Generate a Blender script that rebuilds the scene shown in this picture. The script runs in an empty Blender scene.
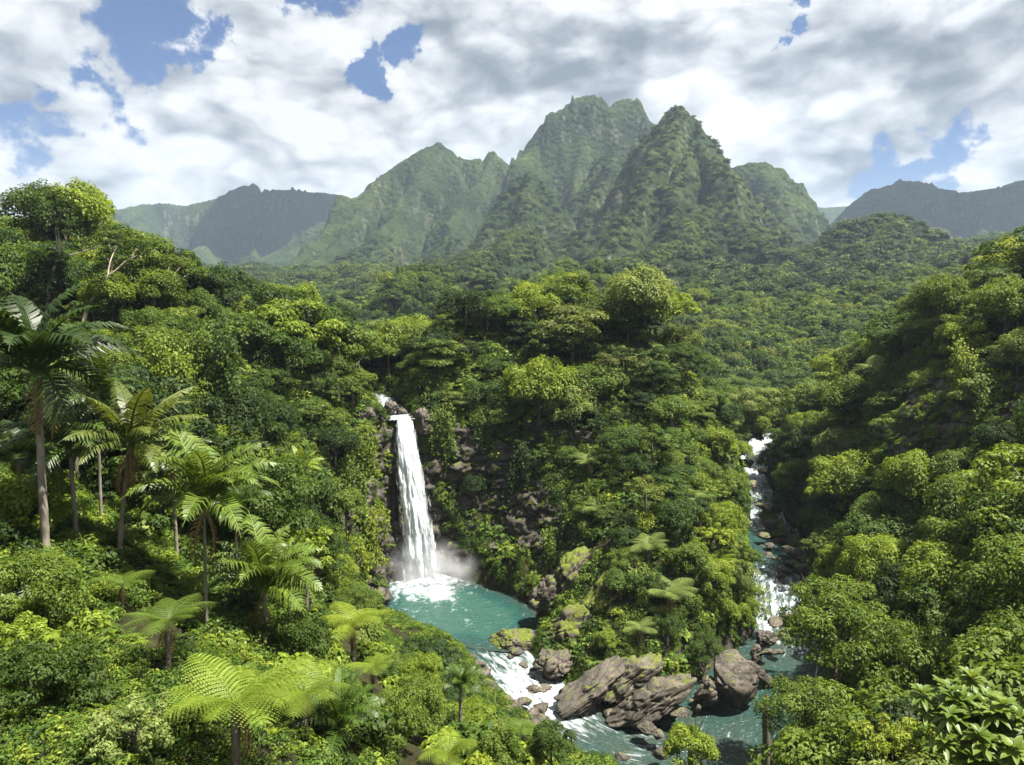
import bpy, bmesh, math, random
import numpy as np
R = math.radians
SC = bpy.context.scene
COL = SC.collection
rng = np.random.default_rng(7)
random.seed(7)

# ------------------------------------------------------------------ camera, sky, sun, exposure
F = 731.0
PITCH = R(6.4)
CAMZ = 40.0
cam_d = bpy.data.cameras.new('camera')
cam = bpy.data.objects.new('camera', cam_d)
COL.objects.link(cam)
cam.location = (0, 0, CAMZ)
cam.rotation_euler = (math.pi / 2 - PITCH, 0, 0)
cam_d.sensor_width = 36.0
cam_d.lens = 36.0 * F / 1024.0
cam_d.clip_start = 0.5
cam_d.clip_end = 20000
SC.camera = cam

SUN_DIR = np.array([0.80, -0.22, 0.0])
SUN_EL = R(67)
SUN_AZ = math.atan2(SUN_DIR[0], SUN_DIR[1])
SUN_DIR = np.array([math.sin(SUN_AZ) * math.cos(SUN_EL), math.cos(SUN_AZ) * math.cos(SUN_EL), math.sin(SUN_EL)])
from mathutils import Vector, Matrix, Euler
sd = bpy.data.lights.new('sun', 'SUN')
sd.energy = 5.0
sd.angle = R(0.5)
sd.color = (1.0, 0.95, 0.86)
sun = bpy.data.objects.new('sun', sd)
COL.objects.link(sun)
sun.rotation_euler = Vector(SUN_DIR).to_track_quat('Z', 'Y').to_euler()
SC.view_settings.view_transform = 'Standard'
SC.view_settings.look = 'None'
SC.view_settings.gamma = 1
SC.view_settings.exposure = 2.0
SC.view_settings.use_curve_mapping = False
cy = SC.cycles
cy.max_bounces = 6
cy.diffuse_bounces = 3
cy.glossy_bounces = 2
cy.transmission_bounces = 3
cy.transparent_max_bounces = 10
cy.volume_bounces = 0
cy.use_denoising = True
cy.sample_clamp_indirect = 4
cy.sample_clamp_direct = 12

CP, SP = math.cos(PITCH), math.sin(PITCH)


def ray(px, py):
    u = (px - 512) / F
    v = (382.5 - py) / F
    return np.array([u, CP + v * SP, -SP + v * CP])


def at(px, py, D):
    d = ray(px, py)
    s = D / d[1]
    return np.array([d[0] * s, D, CAMZ + d[2] * s])


def onz(px, py, z):
    d = ray(px, py)
    s = (z - CAMZ) / d[2]
    return np.array([d[0] * s, d[1] * s, z])


def proj(x, y, z):
    dz = z - CAMZ
    dep = y * CP - dz * SP
    dep = np.maximum(dep, 1e-3)
    v = (y * SP + dz * CP) / dep
    return 512 + F * x / dep, 382.5 - F * v, dep


# ------------------------------------------------------------------ node helpers
def new_mat(name):
    m = bpy.data.materials.new(name)
    m.use_nodes = True
    nt = m.node_tree
    nt.nodes.clear()
    return m, nt


class N:
    def __init__(s, nt):
        s.nt = nt

    def n(s, t, **kw):
        nd = s.nt.nodes.new(t)
        for k, v in kw.items():
            if k.startswith('i_'):
                nd.inputs[k[2:].replace('_', ' ')].default_value = v
            else:
                setattr(nd, k, v)
        return nd

    def l(s, a, b):
        s.nt.links.new(a, b)

    def math(s, op, a, b=None, c=None, clamp=False):
        nd = s.nt.nodes.new('ShaderNodeMath')
        nd.operation = op
        nd.use_clamp = clamp
        for i, v in enumerate((a, b, c)):
            if v is None:
                continue
            if isinstance(v, (int, float)):
                nd.inputs[i].default_value = v
            else:
                s.l(v, nd.inputs[i])
        return nd.outputs[0]

    def vmath(s, op, a, b=None, out=0):
        nd = s.nt.nodes.new('ShaderNodeVectorMath')
        nd.operation = op
        for i, v in enumerate((a, b)):
            if v is None:
                continue
            if isinstance(v, (tuple, list)):
                nd.inputs[i].default_value = v
            else:
                s.l(v, nd.inputs[i])
        return nd.outputs[out]

    def scale(s, a, k):
        nd = s.nt.nodes.new('ShaderNodeVectorMath')
        nd.operation = 'SCALE'
        s.l(a, nd.inputs[0])
        if isinstance(k, (int, float)):
            nd.inputs[3].default_value = k
        else:
            s.l(k, nd.inputs[3])
        return nd.outputs[0]

    def noise(s, vec, scale, detail=4, rough=0.5, dist=0.0):
        nd = s.nt.nodes.new('ShaderNodeTexNoise')
        nd.inputs['Scale'].default_value = scale
        nd.inputs['Detail'].default_value = detail
        nd.inputs['Roughness'].default_value = rough
        nd.inputs['Distortion'].default_value = dist
        if vec is not None:
            s.l(vec, nd.inputs['Vector'])
        return nd.outputs[0]

    def ss(s, v, a, b, lo=0.0, hi=1.0):
        nd = s.nt.nodes.new('ShaderNodeMapRange')
        nd.interpolation_type = 'SMOOTHSTEP'
        s.l(v, nd.inputs[0])
        nd.inputs[1].default_value = a
        nd.inputs[2].default_value = b
        nd.inputs[3].default_value = lo
        nd.inputs[4].default_value = hi
        return nd.outputs[0]

    def mix(s, f, a, b, blend='MIX'):
        nd = s.nt.nodes.new('ShaderNodeMix')
        nd.data_type = 'RGBA'
        nd.blend_type = blend
        for sock, v in ((nd.inputs[0], f), (nd.inputs[6], a), (nd.inputs[7], b)):
            if isinstance(v, (int, float)):
                sock.default_value = v
            elif isinstance(v, (tuple, list)):
                sock.default_value = tuple(v) + ((1,) if len(v) == 3 else ())
            else:
                s.l(v, sock)
        return nd.outputs[2]

    def ramp(s, v, stops):
        nd = s.nt.nodes.new('ShaderNodeValToRGB')
        s.l(v, nd.inputs[0])
        el = nd.color_ramp.elements
        while len(el) < len(stops):
            el.new(0.5)
        for e, (p, c) in zip(el, stops):
            e.position = p
            e.color = tuple(c) + (1,)
        return nd.outputs[0]


# ------------------------------------------------------------------ world: sky with broken cloud
w = bpy.data.worlds.new('World')
SC.world = w
w.use_nodes = True
nt = w.node_tree
nt.nodes.clear()
k = N(nt)
out = k.n('ShaderNodeOutputWorld')
bg = k.n('ShaderNodeBackground')
k.l(bg.outputs[0], out.inputs[0])
bg.inputs[1].default_value = 0.062
sky = k.n('ShaderNodeTexSky', sky_type='NISHITA', sun_disc=False, sun_elevation=SUN_EL, sun_rotation=SUN_AZ,
          altitude=200.0, air_density=1.0, dust_density=0.6, ozone_density=1.5)
tc = k.n('ShaderNodeTexCoord')
dirv = k.vmath('NORMALIZE', tc.outputs['Generated'])
sep = k.n('ShaderNodeSeparateXYZ')
k.l(dirv, sep.inputs[0])
pl = k.vmath('ADD', k.vmath('MULTIPLY', dirv, (1.0, 1.0, 1.75)), (3.7, 1.3, 0.4))
# a warp so the cloud edges billow
warp = k.n('ShaderNodeTexNoise')
warp.inputs['Scale'].default_value = 5.0
warp.inputs['Detail'].default_value = 3
k.l(pl, warp.inputs['Vector'])
wv = k.scale(k.vmath('SUBTRACT', warp.outputs[1], (0.5, 0.5, 0.5)), 0.12)
pw = k.vmath('ADD', pl, wv)
n1 = k.noise(pw, 5.6, 9, 0.58)
n1b = k.noise(k.vmath('ADD', pw, (0.025, 0.0, 0.06)), 5.6, 9, 0.58)
# direction warp, so that gaps and grey banks get ragged outlines
dwn = k.n('ShaderNodeTexNoise')
dwn.inputs['Scale'].default_value = 10.0
dwn.inputs['Detail'].default_value = 9
dwn.inputs['Roughness'].default_value = 0.66
k.l(dirv, dwn.inputs['Vector'])
dw = k.vmath('ADD', dirv, k.scale(k.vmath('SUBTRACT', dwn.outputs[1], (0.5, 0.5, 0.5)), 0.19))


def blobs(lst, soft=0.0):
    acc = None
    for px, py, rad, st in lst:
        d = ray(px, py)
        d = d / np.linalg.norm(d)
        dist = k.vmath('DISTANCE', dw, tuple(float(q) for q in d), out=1)
        v = k.ss(dist, rad / F * 1.25, rad / F * soft, 0.0, st)
        acc = v if acc is None else k.math('MAXIMUM', acc, v)
    return acc


gap = blobs([(140, 5, 64, 1), (190, 42, 46, 1), (110, -20, 66, 1), (80, 82, 46, 1), (28, 140, 48, .7), (128, 142, 44, .8),
             (370, 68, 33, 1), (408, 46, 38, 1), (300, -6, 36, .9), (330, 6, 32, .8), (797, 14, 26, .9), (945, 155, 52, 1),
             (905, 165, 42, .95), (975, 148, 30, .8), (55, 60, 36, .8)])
dark = blobs([(850, 185, 150, .9), (985, 100, 110, .95), (1040, 60, 90, .9), (610, 75, 150, .6), (455, 70, 80, .5), (20, 50, 90, .75),
              (700, 215, 120, .6), (240, 85, 70, .35), (900, 30, 60, .3), (760, 160, 80, .7)])
lite = blobs([(735, 40, 90, .6), (690, 110, 60, .6), (1005, 165, 60, .7), (430, 120, 70, .5), (200, 165, 80, .5), (570, 20, 60, .4), (1000, 20, 40, .5)])


def billow(vec):
    acc = None
    for sc_, wt in ((8.0, .55), (17.0, .3), (36.0, .15)):
        vn = k.n('ShaderNodeTexVoronoi', feature='F1')
        vn.inputs['Scale'].default_value = sc_
        k.l(vec, vn.inputs['Vector'])
        v_ = k.math('MULTIPLY', vn.outputs['Distance'], wt)
        acc = v_ if acc is None else k.math('ADD', acc, v_)
    return acc


b1 = billow(pw)
b2 = billow(k.vmath('ADD', pw, (0.012, 0.0, 0.035)))
n1 = k.math('ADD', n1, k.math('MULTIPLY', k.math('SUBTRACT', 0.42, b1), 0.30))
cover = k.math('ADD', k.math('ADD', n1, 0.30), k.math('MULTIPLY', gap, -0.46))
cov = k.ss(cover, 0.40, 0.53)
relief = k.math('MULTIPLY', k.math('SUBTRACT', n1, n1b), 4.2)
shade = k.math('ADD', k.math('SUBTRACT', 0.76, k.math('MULTIPLY', dark, 0.40)), relief)
shade = k.math('ADD', shade, k.math('MULTIPLY', lite, 0.2))
shade = k.math('ADD', shade, k.math('MULTIPLY', k.math('SUBTRACT', b2, b1), 1.3))
shade = k.math('ADD', shade, k.math('MULTIPLY', k.math('SUBTRACT', n1, 0.5), -0.7))
ccol = k.ramp(k.math('MULTIPLY_ADD', shade, 0.72, 0.24, clamp=True), [(0.0, (0.75, 0.86, 1.02)), (0.3, (1.45, 1.57, 1.72)), (0.62, (2.55, 2.65, 2.75)), (0.98, (3.8, 3.82, 3.82))])
skyc = k.mix(1.0, sky.outputs[0], (0.075, 0.19, 0.35), 'MULTIPLY')
# thin veil nearer the horizon
veil = k.ss(sep.outputs[2], 0.22, 0.02, 0.0, 0.35)
skyc = k.mix(veil, skyc, (1.9, 2.15, 2.4))
k.l(k.mix(cov, skyc, ccol), bg.inputs[0])


# ------------------------------------------------------------------ numpy noise
def _h(ix, iy, iz, seed):
    n = (ix.astype(np.int64) * 374761393 + iy.astype(np.int64) * 668265263 + iz.astype(np.int64) * 2147483647 + seed * 974711) & 0xffffffff
    n = ((n ^ (n >> 13)) * 1274126177) & 0xffffffff
    n = ((n ^ (n >> 16)) * 2246822519) & 0xffffffff
    return ((n ^ (n >> 15)) & 0xffffff) / float(0xffffff)


def vnoise(x, y, z=None, seed=0):
    x = np.asarray(x, float)
    y = np.asarray(y, float)
    z = np.zeros_like(x) if z is None else np.asarray(z, float)
    ix, iy, iz = np.floor(x), np.floor(y), np.floor(z)
    fx, fy, fz = x - ix, y - iy, z - iz
    ix, iy, iz = ix.astype(np.int64), iy.astype(np.int64), iz.astype(np.int64)
    fx, fy, fz = [t * t * t * (t * (t * 6 - 15) + 10) for t in (fx, fy, fz)]
    r = 0
    for dx in (0, 1):
        for dy in (0, 1):
            for dz in (0, 1):
                wgt = (fx if dx else 1 - fx) * (fy if dy else 1 - fy) * (fz if dz else 1 - fz)
                r = r + wgt * _h(ix + dx, iy + dy, iz + dz, seed)
    return r * 2 - 1


def fbm(x, y, z=None, oct=4, seed=0, gain=0.5, ridged=False):
    a, f, r, t = 1.0, 1.0, 0, 0
    for o in range(oct):
        v = vnoise(np.asarray(x) * f + 17.3 * o, np.asarray(y) * f - 9.1 * o, None if z is None else np.asarray(z) * f + 4.7 * o, seed + o)
        r = r + a * ((1 - 2 * np.abs(v)) if ridged else v)
        t += a
        a *= gain
        f *= 2.03
    return r / t


def worley(x, y, z, seed=0):
    ix, iy, iz = np.floor(x).astype(np.int64), np.floor(y).astype(np.int64), np.floor(z).astype(np.int64)
    f1 = np.full(x.shape, 9.0)
    f2 = np.full(x.shape, 9.0)
    cid = np.zeros(x.shape)
    for dx in (-1, 0, 1):
        for dy in (-1, 0, 1):
            for dz in (-1, 0, 1):
                cx, cy_, cz = ix + dx, iy + dy, iz + dz
                ax = cx + _h(cx, cy_, cz, seed + 1)
                ay = cy_ + _h(cx, cy_, cz, seed + 2)
                az = cz + _h(cx, cy_, cz, seed + 3)
                d = np.sqrt((ax - x) ** 2 + (ay - y) ** 2 + (az - z) ** 2)
                nearer = d < f1
                f2 = np.where(nearer, f1, np.minimum(f2, d))
                cid = np.where(nearer, _h(cx, cy_, cz, seed + 4), cid)
                f1 = np.where(nearer, d, f1)
    return f1, f2, cid


def sstep(a, b, v):
    t = np.clip((v - a) / (b - a), 0, 1)
    return t * t * (3 - 2 * t)


# ------------------------------------------------------------------ mesh helpers
def mesh_from(name, verts, faces, mats=(), smooth=False, mat_idx=None, attrs=None):
    """verts Nx3; faces list of arrays (n x 3) or (n x 4)."""
    verts = np.asarray(verts, np.float32)
    if isinstance(faces, np.ndarray):
        faces = [faces]
    faces = [f for f in faces if len(f)]
    me = bpy.data.meshes.new(name)
    me.vertices.add(len(verts))
    me.vertices.foreach_set('co', verts.ravel())
    loops = np.concatenate([f.ravel() for f in faces]).astype(np.int32)
    tot = np.concatenate([np.full(len(f), f.shape[1]) for f in faces]).astype(np.int32)
    start = np.concatenate([[0], np.cumsum(tot)[:-1]]).astype(np.int32)
    me.loops.add(len(loops))
    me.loops.foreach_set('vertex_index', loops)
    me.polygons.add(len(tot))
    me.polygons.foreach_set('loop_start', start)
    me.polygons.foreach_set('loop_total', tot)
    for m in mats:
        me.materials.append(m)
    if mat_idx is not None:
        me.polygons.foreach_set('material_index', np.asarray(mat_idx, np.int32))
    if smooth:
        me.polygons.foreach_set('use_smooth', np.ones(len(tot), bool))
    if attrs:
        for an, (ty, arr) in attrs.items():
            a = me.attributes.new(an, ty, 'POINT')
            arr = np.asarray(arr, np.float32)
            a.data.foreach_set('vector' if ty == 'FLOAT_VECTOR' else 'value', arr.ravel())
    me.update(calc_edges=True)
    return me


def grid_faces(nu, nv):
    i = np.arange(nu * nv).reshape(nv, nu)
    return np.stack([i[:-1, :-1].ravel(), i[:-1, 1:].ravel(), i[1:, 1:].ravel(), i[1:, :-1].ravel()], 1)


def obj(name, me, parent=None, loc=None):
    o = bpy.data.objects.new(name, me)
    COL.objects.link(o)
    if parent is not None:
        o.parent = parent
    if loc is not None:
        o.location = loc
    return o


def struct(name, me, kind='structure'):
    o = obj(name, me)
    o['kind'] = kind
    return o


THINGS = []


def tag(o, label, cat, group=None):
    o['label'] = label
    o['category'] = cat
    if group:
        o['group'] = group
    return o


def empty(name, loc, rz=0.0, scale=(1, 1, 1)):
    o = bpy.data.objects.new(name, None)
    o.empty_display_size = 0.3
    COL.objects.link(o)
    o.location = loc
    o.rotation_euler = (0, 0, rz)
    o.scale = scale
    return o


class Geo:
    """collects quads/tris into one mesh"""

    def __init__(s):
        s.v, s.f, s.t, s.nv = [], [], [], 0

    def add(s, v, f, tint=0.5):
        v = np.asarray(v, float)
        s.v.append(v)
        s.f.append(np.asarray(f) + s.nv)
        s.t.append(np.full(len(v), tint) if np.isscalar(tint) else np.asarray(tint))
        s.nv += len(v)

    def build(s, name, mats, smooth=False):
        return mesh_from(name, np.concatenate(s.v), s.f, mats, smooth, attrs={'tint': ('FLOAT', np.concatenate(s.t))})


def unit(v):
    return v / np.maximum(np.linalg.norm(v, axis=-1, keepdims=True), 1e-9)


def tube(path, radii, sides=7):
    path = np.asarray(path, float)
    radii = np.asarray(radii, float)
    t = unit(np.gradient(path, axis=0))
    ref = np.array([0.31, 0.17, 0.93]) if abs(t[0, 2]) < 0.8 else np.array([1.0, 0.1, 0.0])
    a = unit(np.cross(t, ref))
    b = np.cross(t, a)
    ang = np.linspace(0, 2 * math.pi, sides, endpoint=False)
    v = path[:, None] + radii[:, None, None] * (np.cos(ang)[None, :, None] * a[:, None] + np.sin(ang)[None, :, None] * b[:, None])
    n = len(path)
    i = np.arange(n * sides).reshape(n, sides)
    j = np.roll(i, -1, 1)
    f = np.stack([i[:-1].ravel(), j[:-1].ravel(), j[1:].ravel(), i[1:].ravel()], 1)
    return v.reshape(-1, 3), f


def leaf_quads(c, d, n, L, W, fold=0.15, droop=0.1):
    """c centres, d long axis, n normals, L lengths, W widths -> rhombic leaves folded on the midrib"""
    c, d, n = np.asarray(c), unit(np.asarray(d)), np.asarray(n)
    s = unit(np.cross(d, n))
    n = unit(np.cross(s, d))
    L = np.broadcast_to(np.asarray(L, float), (len(c),))[:, None]
    W = np.broadcast_to(np.asarray(W, float), (len(c),))[:, None]
    base = c - d * L * 0.5
    tip = c + d * L * 0.5 - n * L * droop
    le = c - d * L * 0.06 + s * W * 0.5 + n * W * fold
    ri = c - d * L * 0.06 - s * W * 0.5 + n * W * fold
    v = np.stack([base, ri, tip, le], 1).reshape(-1, 3)
    f = np.arange(len(c) * 4).reshape(-1, 4)
    return v, f


# ------------------------------------------------------------------ materials
def leaf_material(name, mode, ramp=None, trans=0.38, rough=0.6, spec=0.2, col=None):
    """mode 'object': object colour carries the foliage colour; 'random': per-instance colour from the ramp; 'fixed'"""
    m, nt = new_mat(name)
    q = N(nt)
    info = q.n('ShaderNodeObjectInfo')
    if mode == 'object':
        base = info.outputs['Color']
    elif mode == 'random':
        base = q.ramp(info.outputs['Random'], ramp)
    else:
        rgb = q.n('ShaderNodeRGB')
        rgb.outputs[0].default_value = tuple(col) + (1,)
        base = rgb.outputs[0]
    at_ = q.n('ShaderNodeAttribute', attribute_name='tint')
    v = at_.outputs['Fac']
    hsv = q.n('ShaderNodeHueSaturation')
    q.l(base, hsv.inputs['Color'])
    q.l(q.math('MULTIPLY_ADD', v, -0.032, 0.517), hsv.inputs['Hue'])
    q.l(q.math('MULTIPLY_ADD', v, 1.1, 0.45), hsv.inputs['Value'])
    q.l(q.math('MULTIPLY_ADD', v, -0.15, 1.08), hsv.inputs['Saturation'])
    p = q.n('ShaderNodeBsdfPrincipled')
    q.l(hsv.outputs[0], p.inputs['Base Color'])
    p.inputs['Roughness'].default_value = rough
    p.inputs['Specular IOR Level'].default_value = spec
    tr = q.n('ShaderNodeBsdfTranslucent')
    q.l(q.mix(1.0, hsv.outputs[0], (1.45, 1.3, 0.55), 'MULTIPLY'), tr.inputs[0])
    mx = q.n('ShaderNodeMixShader')
    mx.inputs[0].default_value = trans
    q.l(p.outputs[0], mx.inputs[1])
    q.l(tr.outputs[0], mx.inputs[2])
    o = q.n('ShaderNodeOutputMaterial')
    q.l(mx.outputs[0], o.inputs[0])
    return m


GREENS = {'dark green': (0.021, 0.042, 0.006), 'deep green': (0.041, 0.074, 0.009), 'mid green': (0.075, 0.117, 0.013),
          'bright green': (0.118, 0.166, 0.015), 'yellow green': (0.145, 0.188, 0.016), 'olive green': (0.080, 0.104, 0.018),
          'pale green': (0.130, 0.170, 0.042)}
M_LEAF = leaf_material('leaf', 'object')
M_FOREST = leaf_material('forest_leaf', 'random', [(0.0, (0.016, 0.034, 0.007)), (0.3, (0.032, 0.062, 0.010)), (0.6, (0.056, 0.096, 0.015)),
                                                  (0.85, (0.084, 0.13, 0.02)), (0.97, (0.115, 0.155, 0.02)), (1.0, (0.07, 0.088, 0.022))])
M_FARLEAF = leaf_material('far_leaf', 'random', [(0.0, (0.012, 0.026, 0.007)), (0.3, (0.023, 0.044, 0.010)), (0.6, (0.041, 0.070, 0.014)),
                                                 (0.85, (0.066, 0.102, 0.02)), (1.0, (0.095, 0.132, 0.024))], trans=0.2)
M_UNDER = leaf_material('undergrowth_leaf', 'random', [(0.0, (0.028, 0.058, 0.008)), (0.35, (0.055, 0.10, 0.013)), (0.75, (0.095, 0.15, 0.017)),
                                                       (1.0, (0.14, 0.18, 0.018))])


def bark_material(name, c1, c2, scale=6.0, lichen=0.0):
    m, nt = new_mat(name)
    q = N(nt)
    g = q.n('ShaderNodeTexCoord')
    mp = q.n('ShaderNodeMapping')
    mp.inputs['Scale'].default_value = (1, 1, 0.25)
    q.l(g.outputs['Object'], mp.inputs[0])
    n = q.noise(mp.outputs[0], scale, 6, 0.65)
    col = q.ramp(n, [(0.3, c1), (0.7, c2)])
    if lichen:
        n2 = q.noise(g.outputs['Object'], 2.2, 4, 0.6)
        col = q.mix(q.ss(n2, 0.52, 0.62, 0, lichen), col, (0.09, 0.11, 0.05))
    p = q.n('ShaderNodeBsdfPrincipled')
    q.l(col, p.inputs['Base Color'])
    p.inputs['Roughness'].default_value = 0.9
    p.inputs['Specular IOR Level'].default_value = 0.2
    b = q.n('ShaderNodeBump')
    b.inputs['Strength'].default_value = 0.6
    b.inputs['Distance'].default_value = 0.05
    q.l(n, b.inputs['Height'])
    q.l(b.outputs[0], p.inputs['Normal'])
    o = q.n('ShaderNodeOutputMaterial')
    q.l(p.outputs[0], o.inputs[0])
    return m


M_BARK = bark_material('bark', (0.05, 0.04, 0.03), (0.16, 0.13, 0.10), lichen=0.7)
M_PALEBARK = bark_material('pale_bark', (0.20, 0.155, 0.115), (0.46, 0.40, 0.32), 3.0, lichen=0.35)
M_PALMBARK = bark_material('palm_bark', (0.10, 0.085, 0.07), (0.26, 0.23, 0.19), 4.0, lichen=0.5)
M_SHAFT = leaf_material('crownshaft', 'fixed', col=(0.09, 0.13, 0.03), trans=0.05)
M_FROND = leaf_material('palm_frond', 'object', trans=0.32, rough=0.45, spec=0.35)
M_FERN = leaf_material('fern_frond', 'object', trans=0.36, rough=0.5, spec=0.25)
M_DRY = leaf_material('dry_frond', 'fixed', col=(0.16, 0.11, 0.045), trans=0.25)


def rock_material(name, moss_from_object=True, wet=False, cliff=False):
    m, nt = new_mat(name)
    q = N(nt)
    geo = q.n('ShaderNodeNewGeometry')
    pos = geo.outputs['Position']
    n1 = q.noise(pos, 0.55, 7, 0.62)
    n2 = q.noise(pos, 3.2, 6, 0.7)
    n3 = q.noise(pos, 14.0, 4, 0.7)
    vor = q.n('ShaderNodeTexVoronoi', feature='DISTANCE_TO_EDGE')
    vor.inputs['Scale'].default_value = 0.75
    rockwarp = q.n('ShaderNodeTexNoise')
    rockwarp.inputs['Scale'].default_value = 1.1
    rockwarp.inputs['Detail'].default_value = 6
    q.l(pos, rockwarp.inputs['Vector'])
    dist = q.vmath('ADD', pos, q.scale(q.vmath('SUBTRACT', rockwarp.outputs[1], (.5, .5, .5)), 2.2))
    q.l(dist, vor.inputs['Vector'])
    crack = q.math('SUBTRACT', 1.0, q.math('MULTIPLY', q.ss(vor.outputs[0], 0.03, 0.0), q.ss(q.noise(pos, 0.7, 4, 0.6), 0.46, 0.6)))
    col = q.ramp(n1, [(0.3, (0.028, 0.025, 0.019)), (0.5, (0.072, 0.061, 0.046)), (0.7, (0.155, 0.132, 0.10))])
    if cliff:
        col = q.ramp(n1, [(0.3, (0.022, 0.019, 0.015)), (0.5, (0.055, 0.046, 0.035)), (0.7, (0.105, 0.09, 0.07))])
    col = q.mix(q.ss(n2, 0.35, 0.65), q.mix(1.0, col, (0.62, 0.6, 0.58), 'MULTIPLY'), col)
    col = q.mix(q.math('SUBTRACT', 1.0, crack), col, (0.03, 0.026, 0.022))
    # pale lichen
    col = q.mix(q.ss(q.noise(pos, 2.1, 5, 0.7), 0.60, 0.68, 0, 0.4), col, (0.26, 0.245, 0.21))
    # moss grows on the upward faces
    sepn = q.n('ShaderNodeSeparateXYZ')
    q.l(geo.outputs['Normal'], sepn.inputs[0])
    if moss_from_object:
        amt = q.n('ShaderNodeObjectInfo').outputs['Color']
        sc = q.n('ShaderNodeSeparateColor')
        q.l(amt, sc.inputs[0])
        amt = sc.outputs[0]
    else:
        vnode = q.n('ShaderNodeValue')
        vnode.outputs[0].default_value = 0.55
        amt = vnode.outputs[0]
    mo = q.math('ADD', q.math('MULTIPLY', sepn.outputs[2], 0.55), q.math('ADD', q.math('MULTIPLY', q.noise(pos, 0.9, 6, 0.65), 1.6), -1.2))
    mo = q.math('ADD', mo, amt)
    moss = q.ss(mo, 0.12, 0.34)
    mcol = q.ramp(q.noise(pos, 5.0, 5, 0.7), [(0.3, (0.030, 0.042, 0.006)), (0.5, (0.080, 0.100, 0.010)), (0.72, (0.155, 0.170, 0.018))])
    col = q.mix(moss, col, mcol)
    p = q.n('ShaderNodeBsdfPrincipled')
    q.l(col, p.inputs['Base Color'])
    q.l(q.math('MULTIPLY_ADD', moss, 0.3, 0.62), p.inputs['Roughness'])
    p.inputs['Specular IOR Level'].default_value = 0.35
    b = q.n('ShaderNodeBump')
    b.inputs['Strength'].default_value = 0.9
    b.inputs['Distance'].default_value = 0.16
    h = q.math('ADD', q.math('MULTIPLY', n2, 0.8), q.math('MULTIPLY', n3, 0.35))
    h = q.math('ADD', h, q.math('MULTIPLY', crack, 0.6))
    q.l(h, b.inputs['Height'])
    q.l(b.outputs[0], p.inputs['Normal'])
    o = q.n('ShaderNodeOutputMaterial')
    q.l(p.outputs[0], o.inputs[0])
    return m


M_ROCK = rock_material('rock')
M_CLIFF = rock_material('cliff_rock', cliff=True)


def ground_material():
    m, nt = new_mat('forest_floor')
    q = N(nt)
    geo = q.n('ShaderNodeNewGeometry')
    pos = geo.outputs['Position']
    sepn = q.n('ShaderNodeSeparateXYZ')
    q.l(geo.outputs['Normal'], sepn.inputs[0])
    n1 = q.noise(pos, 0.4, 7, 0.65)
    n2 = q.noise(pos, 4.0, 5, 0.7)
    col = q.ramp(n1, [(0.3, (0.010, 0.012, 0.005)), (0.55, (0.022, 0.028, 0.008)), (0.75, (0.040, 0.050, 0.012))])
    col = q.mix(q.ss(n2, 0.45, 0.6, 0, 0.7), col, (0.045, 0.032, 0.018))
    rock = q.ramp(n2, [(0.3, (0.03, 0.026, 0.02)), (0.7, (0.10, 0.085, 0.065))])
    sl = q.math('ADD', sepn.outputs[2], q.math('MULTIPLY', q.math('SUBTRACT', n1, 0.5), 0.5))
    col = q.mix(q.ss(sl, 0.5, 0.36), col, rock)
    p = q.n('ShaderNodeBsdfPrincipled')
    q.l(col, p.inputs['Base Color'])
    p.inputs['Roughness'].default_value = 0.95
    p.inputs['Specular IOR Level'].default_value = 0.1
    b = q.n('ShaderNodeBump')
    b.inputs['Strength'].default_value = 1.0
    b.inputs['Distance'].default_value = 0.3
    q.l(n2, b.inputs['Height'])
    q.l(b.outputs[0], p.inputs['Normal'])
    o = q.n('ShaderNodeOutputMaterial')
    q.l(p.outputs[0], o.inputs[0])
    return m


def mountain_material(name, patch=0.012):
    m, nt = new_mat(name)
    q = N(nt)
    geo = q.n('ShaderNodeNewGeometry')
    pos = geo.outputs['Position']
    sepn = q.n('ShaderNodeSeparateXYZ')
    q.l(geo.outputs['Normal'], sepn.inputs[0])
    big = q.noise(pos, patch, 6, 0.6)
    vor = q.n('ShaderNodeTexVoronoi')
    vor.inputs['Scale'].default_value = 0.11
    q.l(pos, vor.inputs['Vector'])
    crown = vor.outputs['Distance']
    fine = q.noise(pos, 0.25, 5, 0.7)
    col = q.ramp(big, [(0.32, (0.010, 0.019, 0.007)), (0.5, (0.020, 0.034, 0.011)), (0.68, (0.043, 0.062, 0.017))])
    col = q.mix(q.ss(fine, 0.4, 0.65), q.mix(1.0, col, (0.6, 0.6, 0.6), 'MULTIPLY'), col)
    # bare streaked rock where it is steepest
    mp = q.n('ShaderNodeMapping')
    mp.inputs['Scale'].default_value = (0.09, 0.09, 0.008)
    q.l(pos, mp.inputs[0])
    streak = q.noise(mp.outputs[0], 1.0, 5, 0.65)
    st = q.math('MULTIPLY', q.ss(sepn.outputs[2], 0.56, 0.40), q.ss(streak, 0.5, 0.66))
    col = q.mix(q.math('MULTIPLY', st, 0.6), col, (0.10, 0.10, 0.075))
    p = q.n('ShaderNodeBsdfPrincipled')
    q.l(col, p.inputs['Base Color'])
    p.inputs['Roughness'].default_value = 0.95
    p.inputs['Specular IOR Level'].default_value = 0.08
    b = q.n('ShaderNodeBump')
    b.inputs['Strength'].default_value = 1.0
    b.inputs['Distance'].default_value = 3.5
    q.l(q.math('ADD', q.math('MULTIPLY', crown, -1.0), q.math('MULTIPLY', fine, 0.5)), b.inputs['Height'])
    q.l(b.outputs[0], p.inputs['Normal'])
    o = q.n('ShaderNodeOutputMaterial')
    q.l(p.outputs[0], o.inputs[0])
    return m


M_GROUND = ground_material()
M_MOUNT = mountain_material('mountain_forest')


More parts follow.
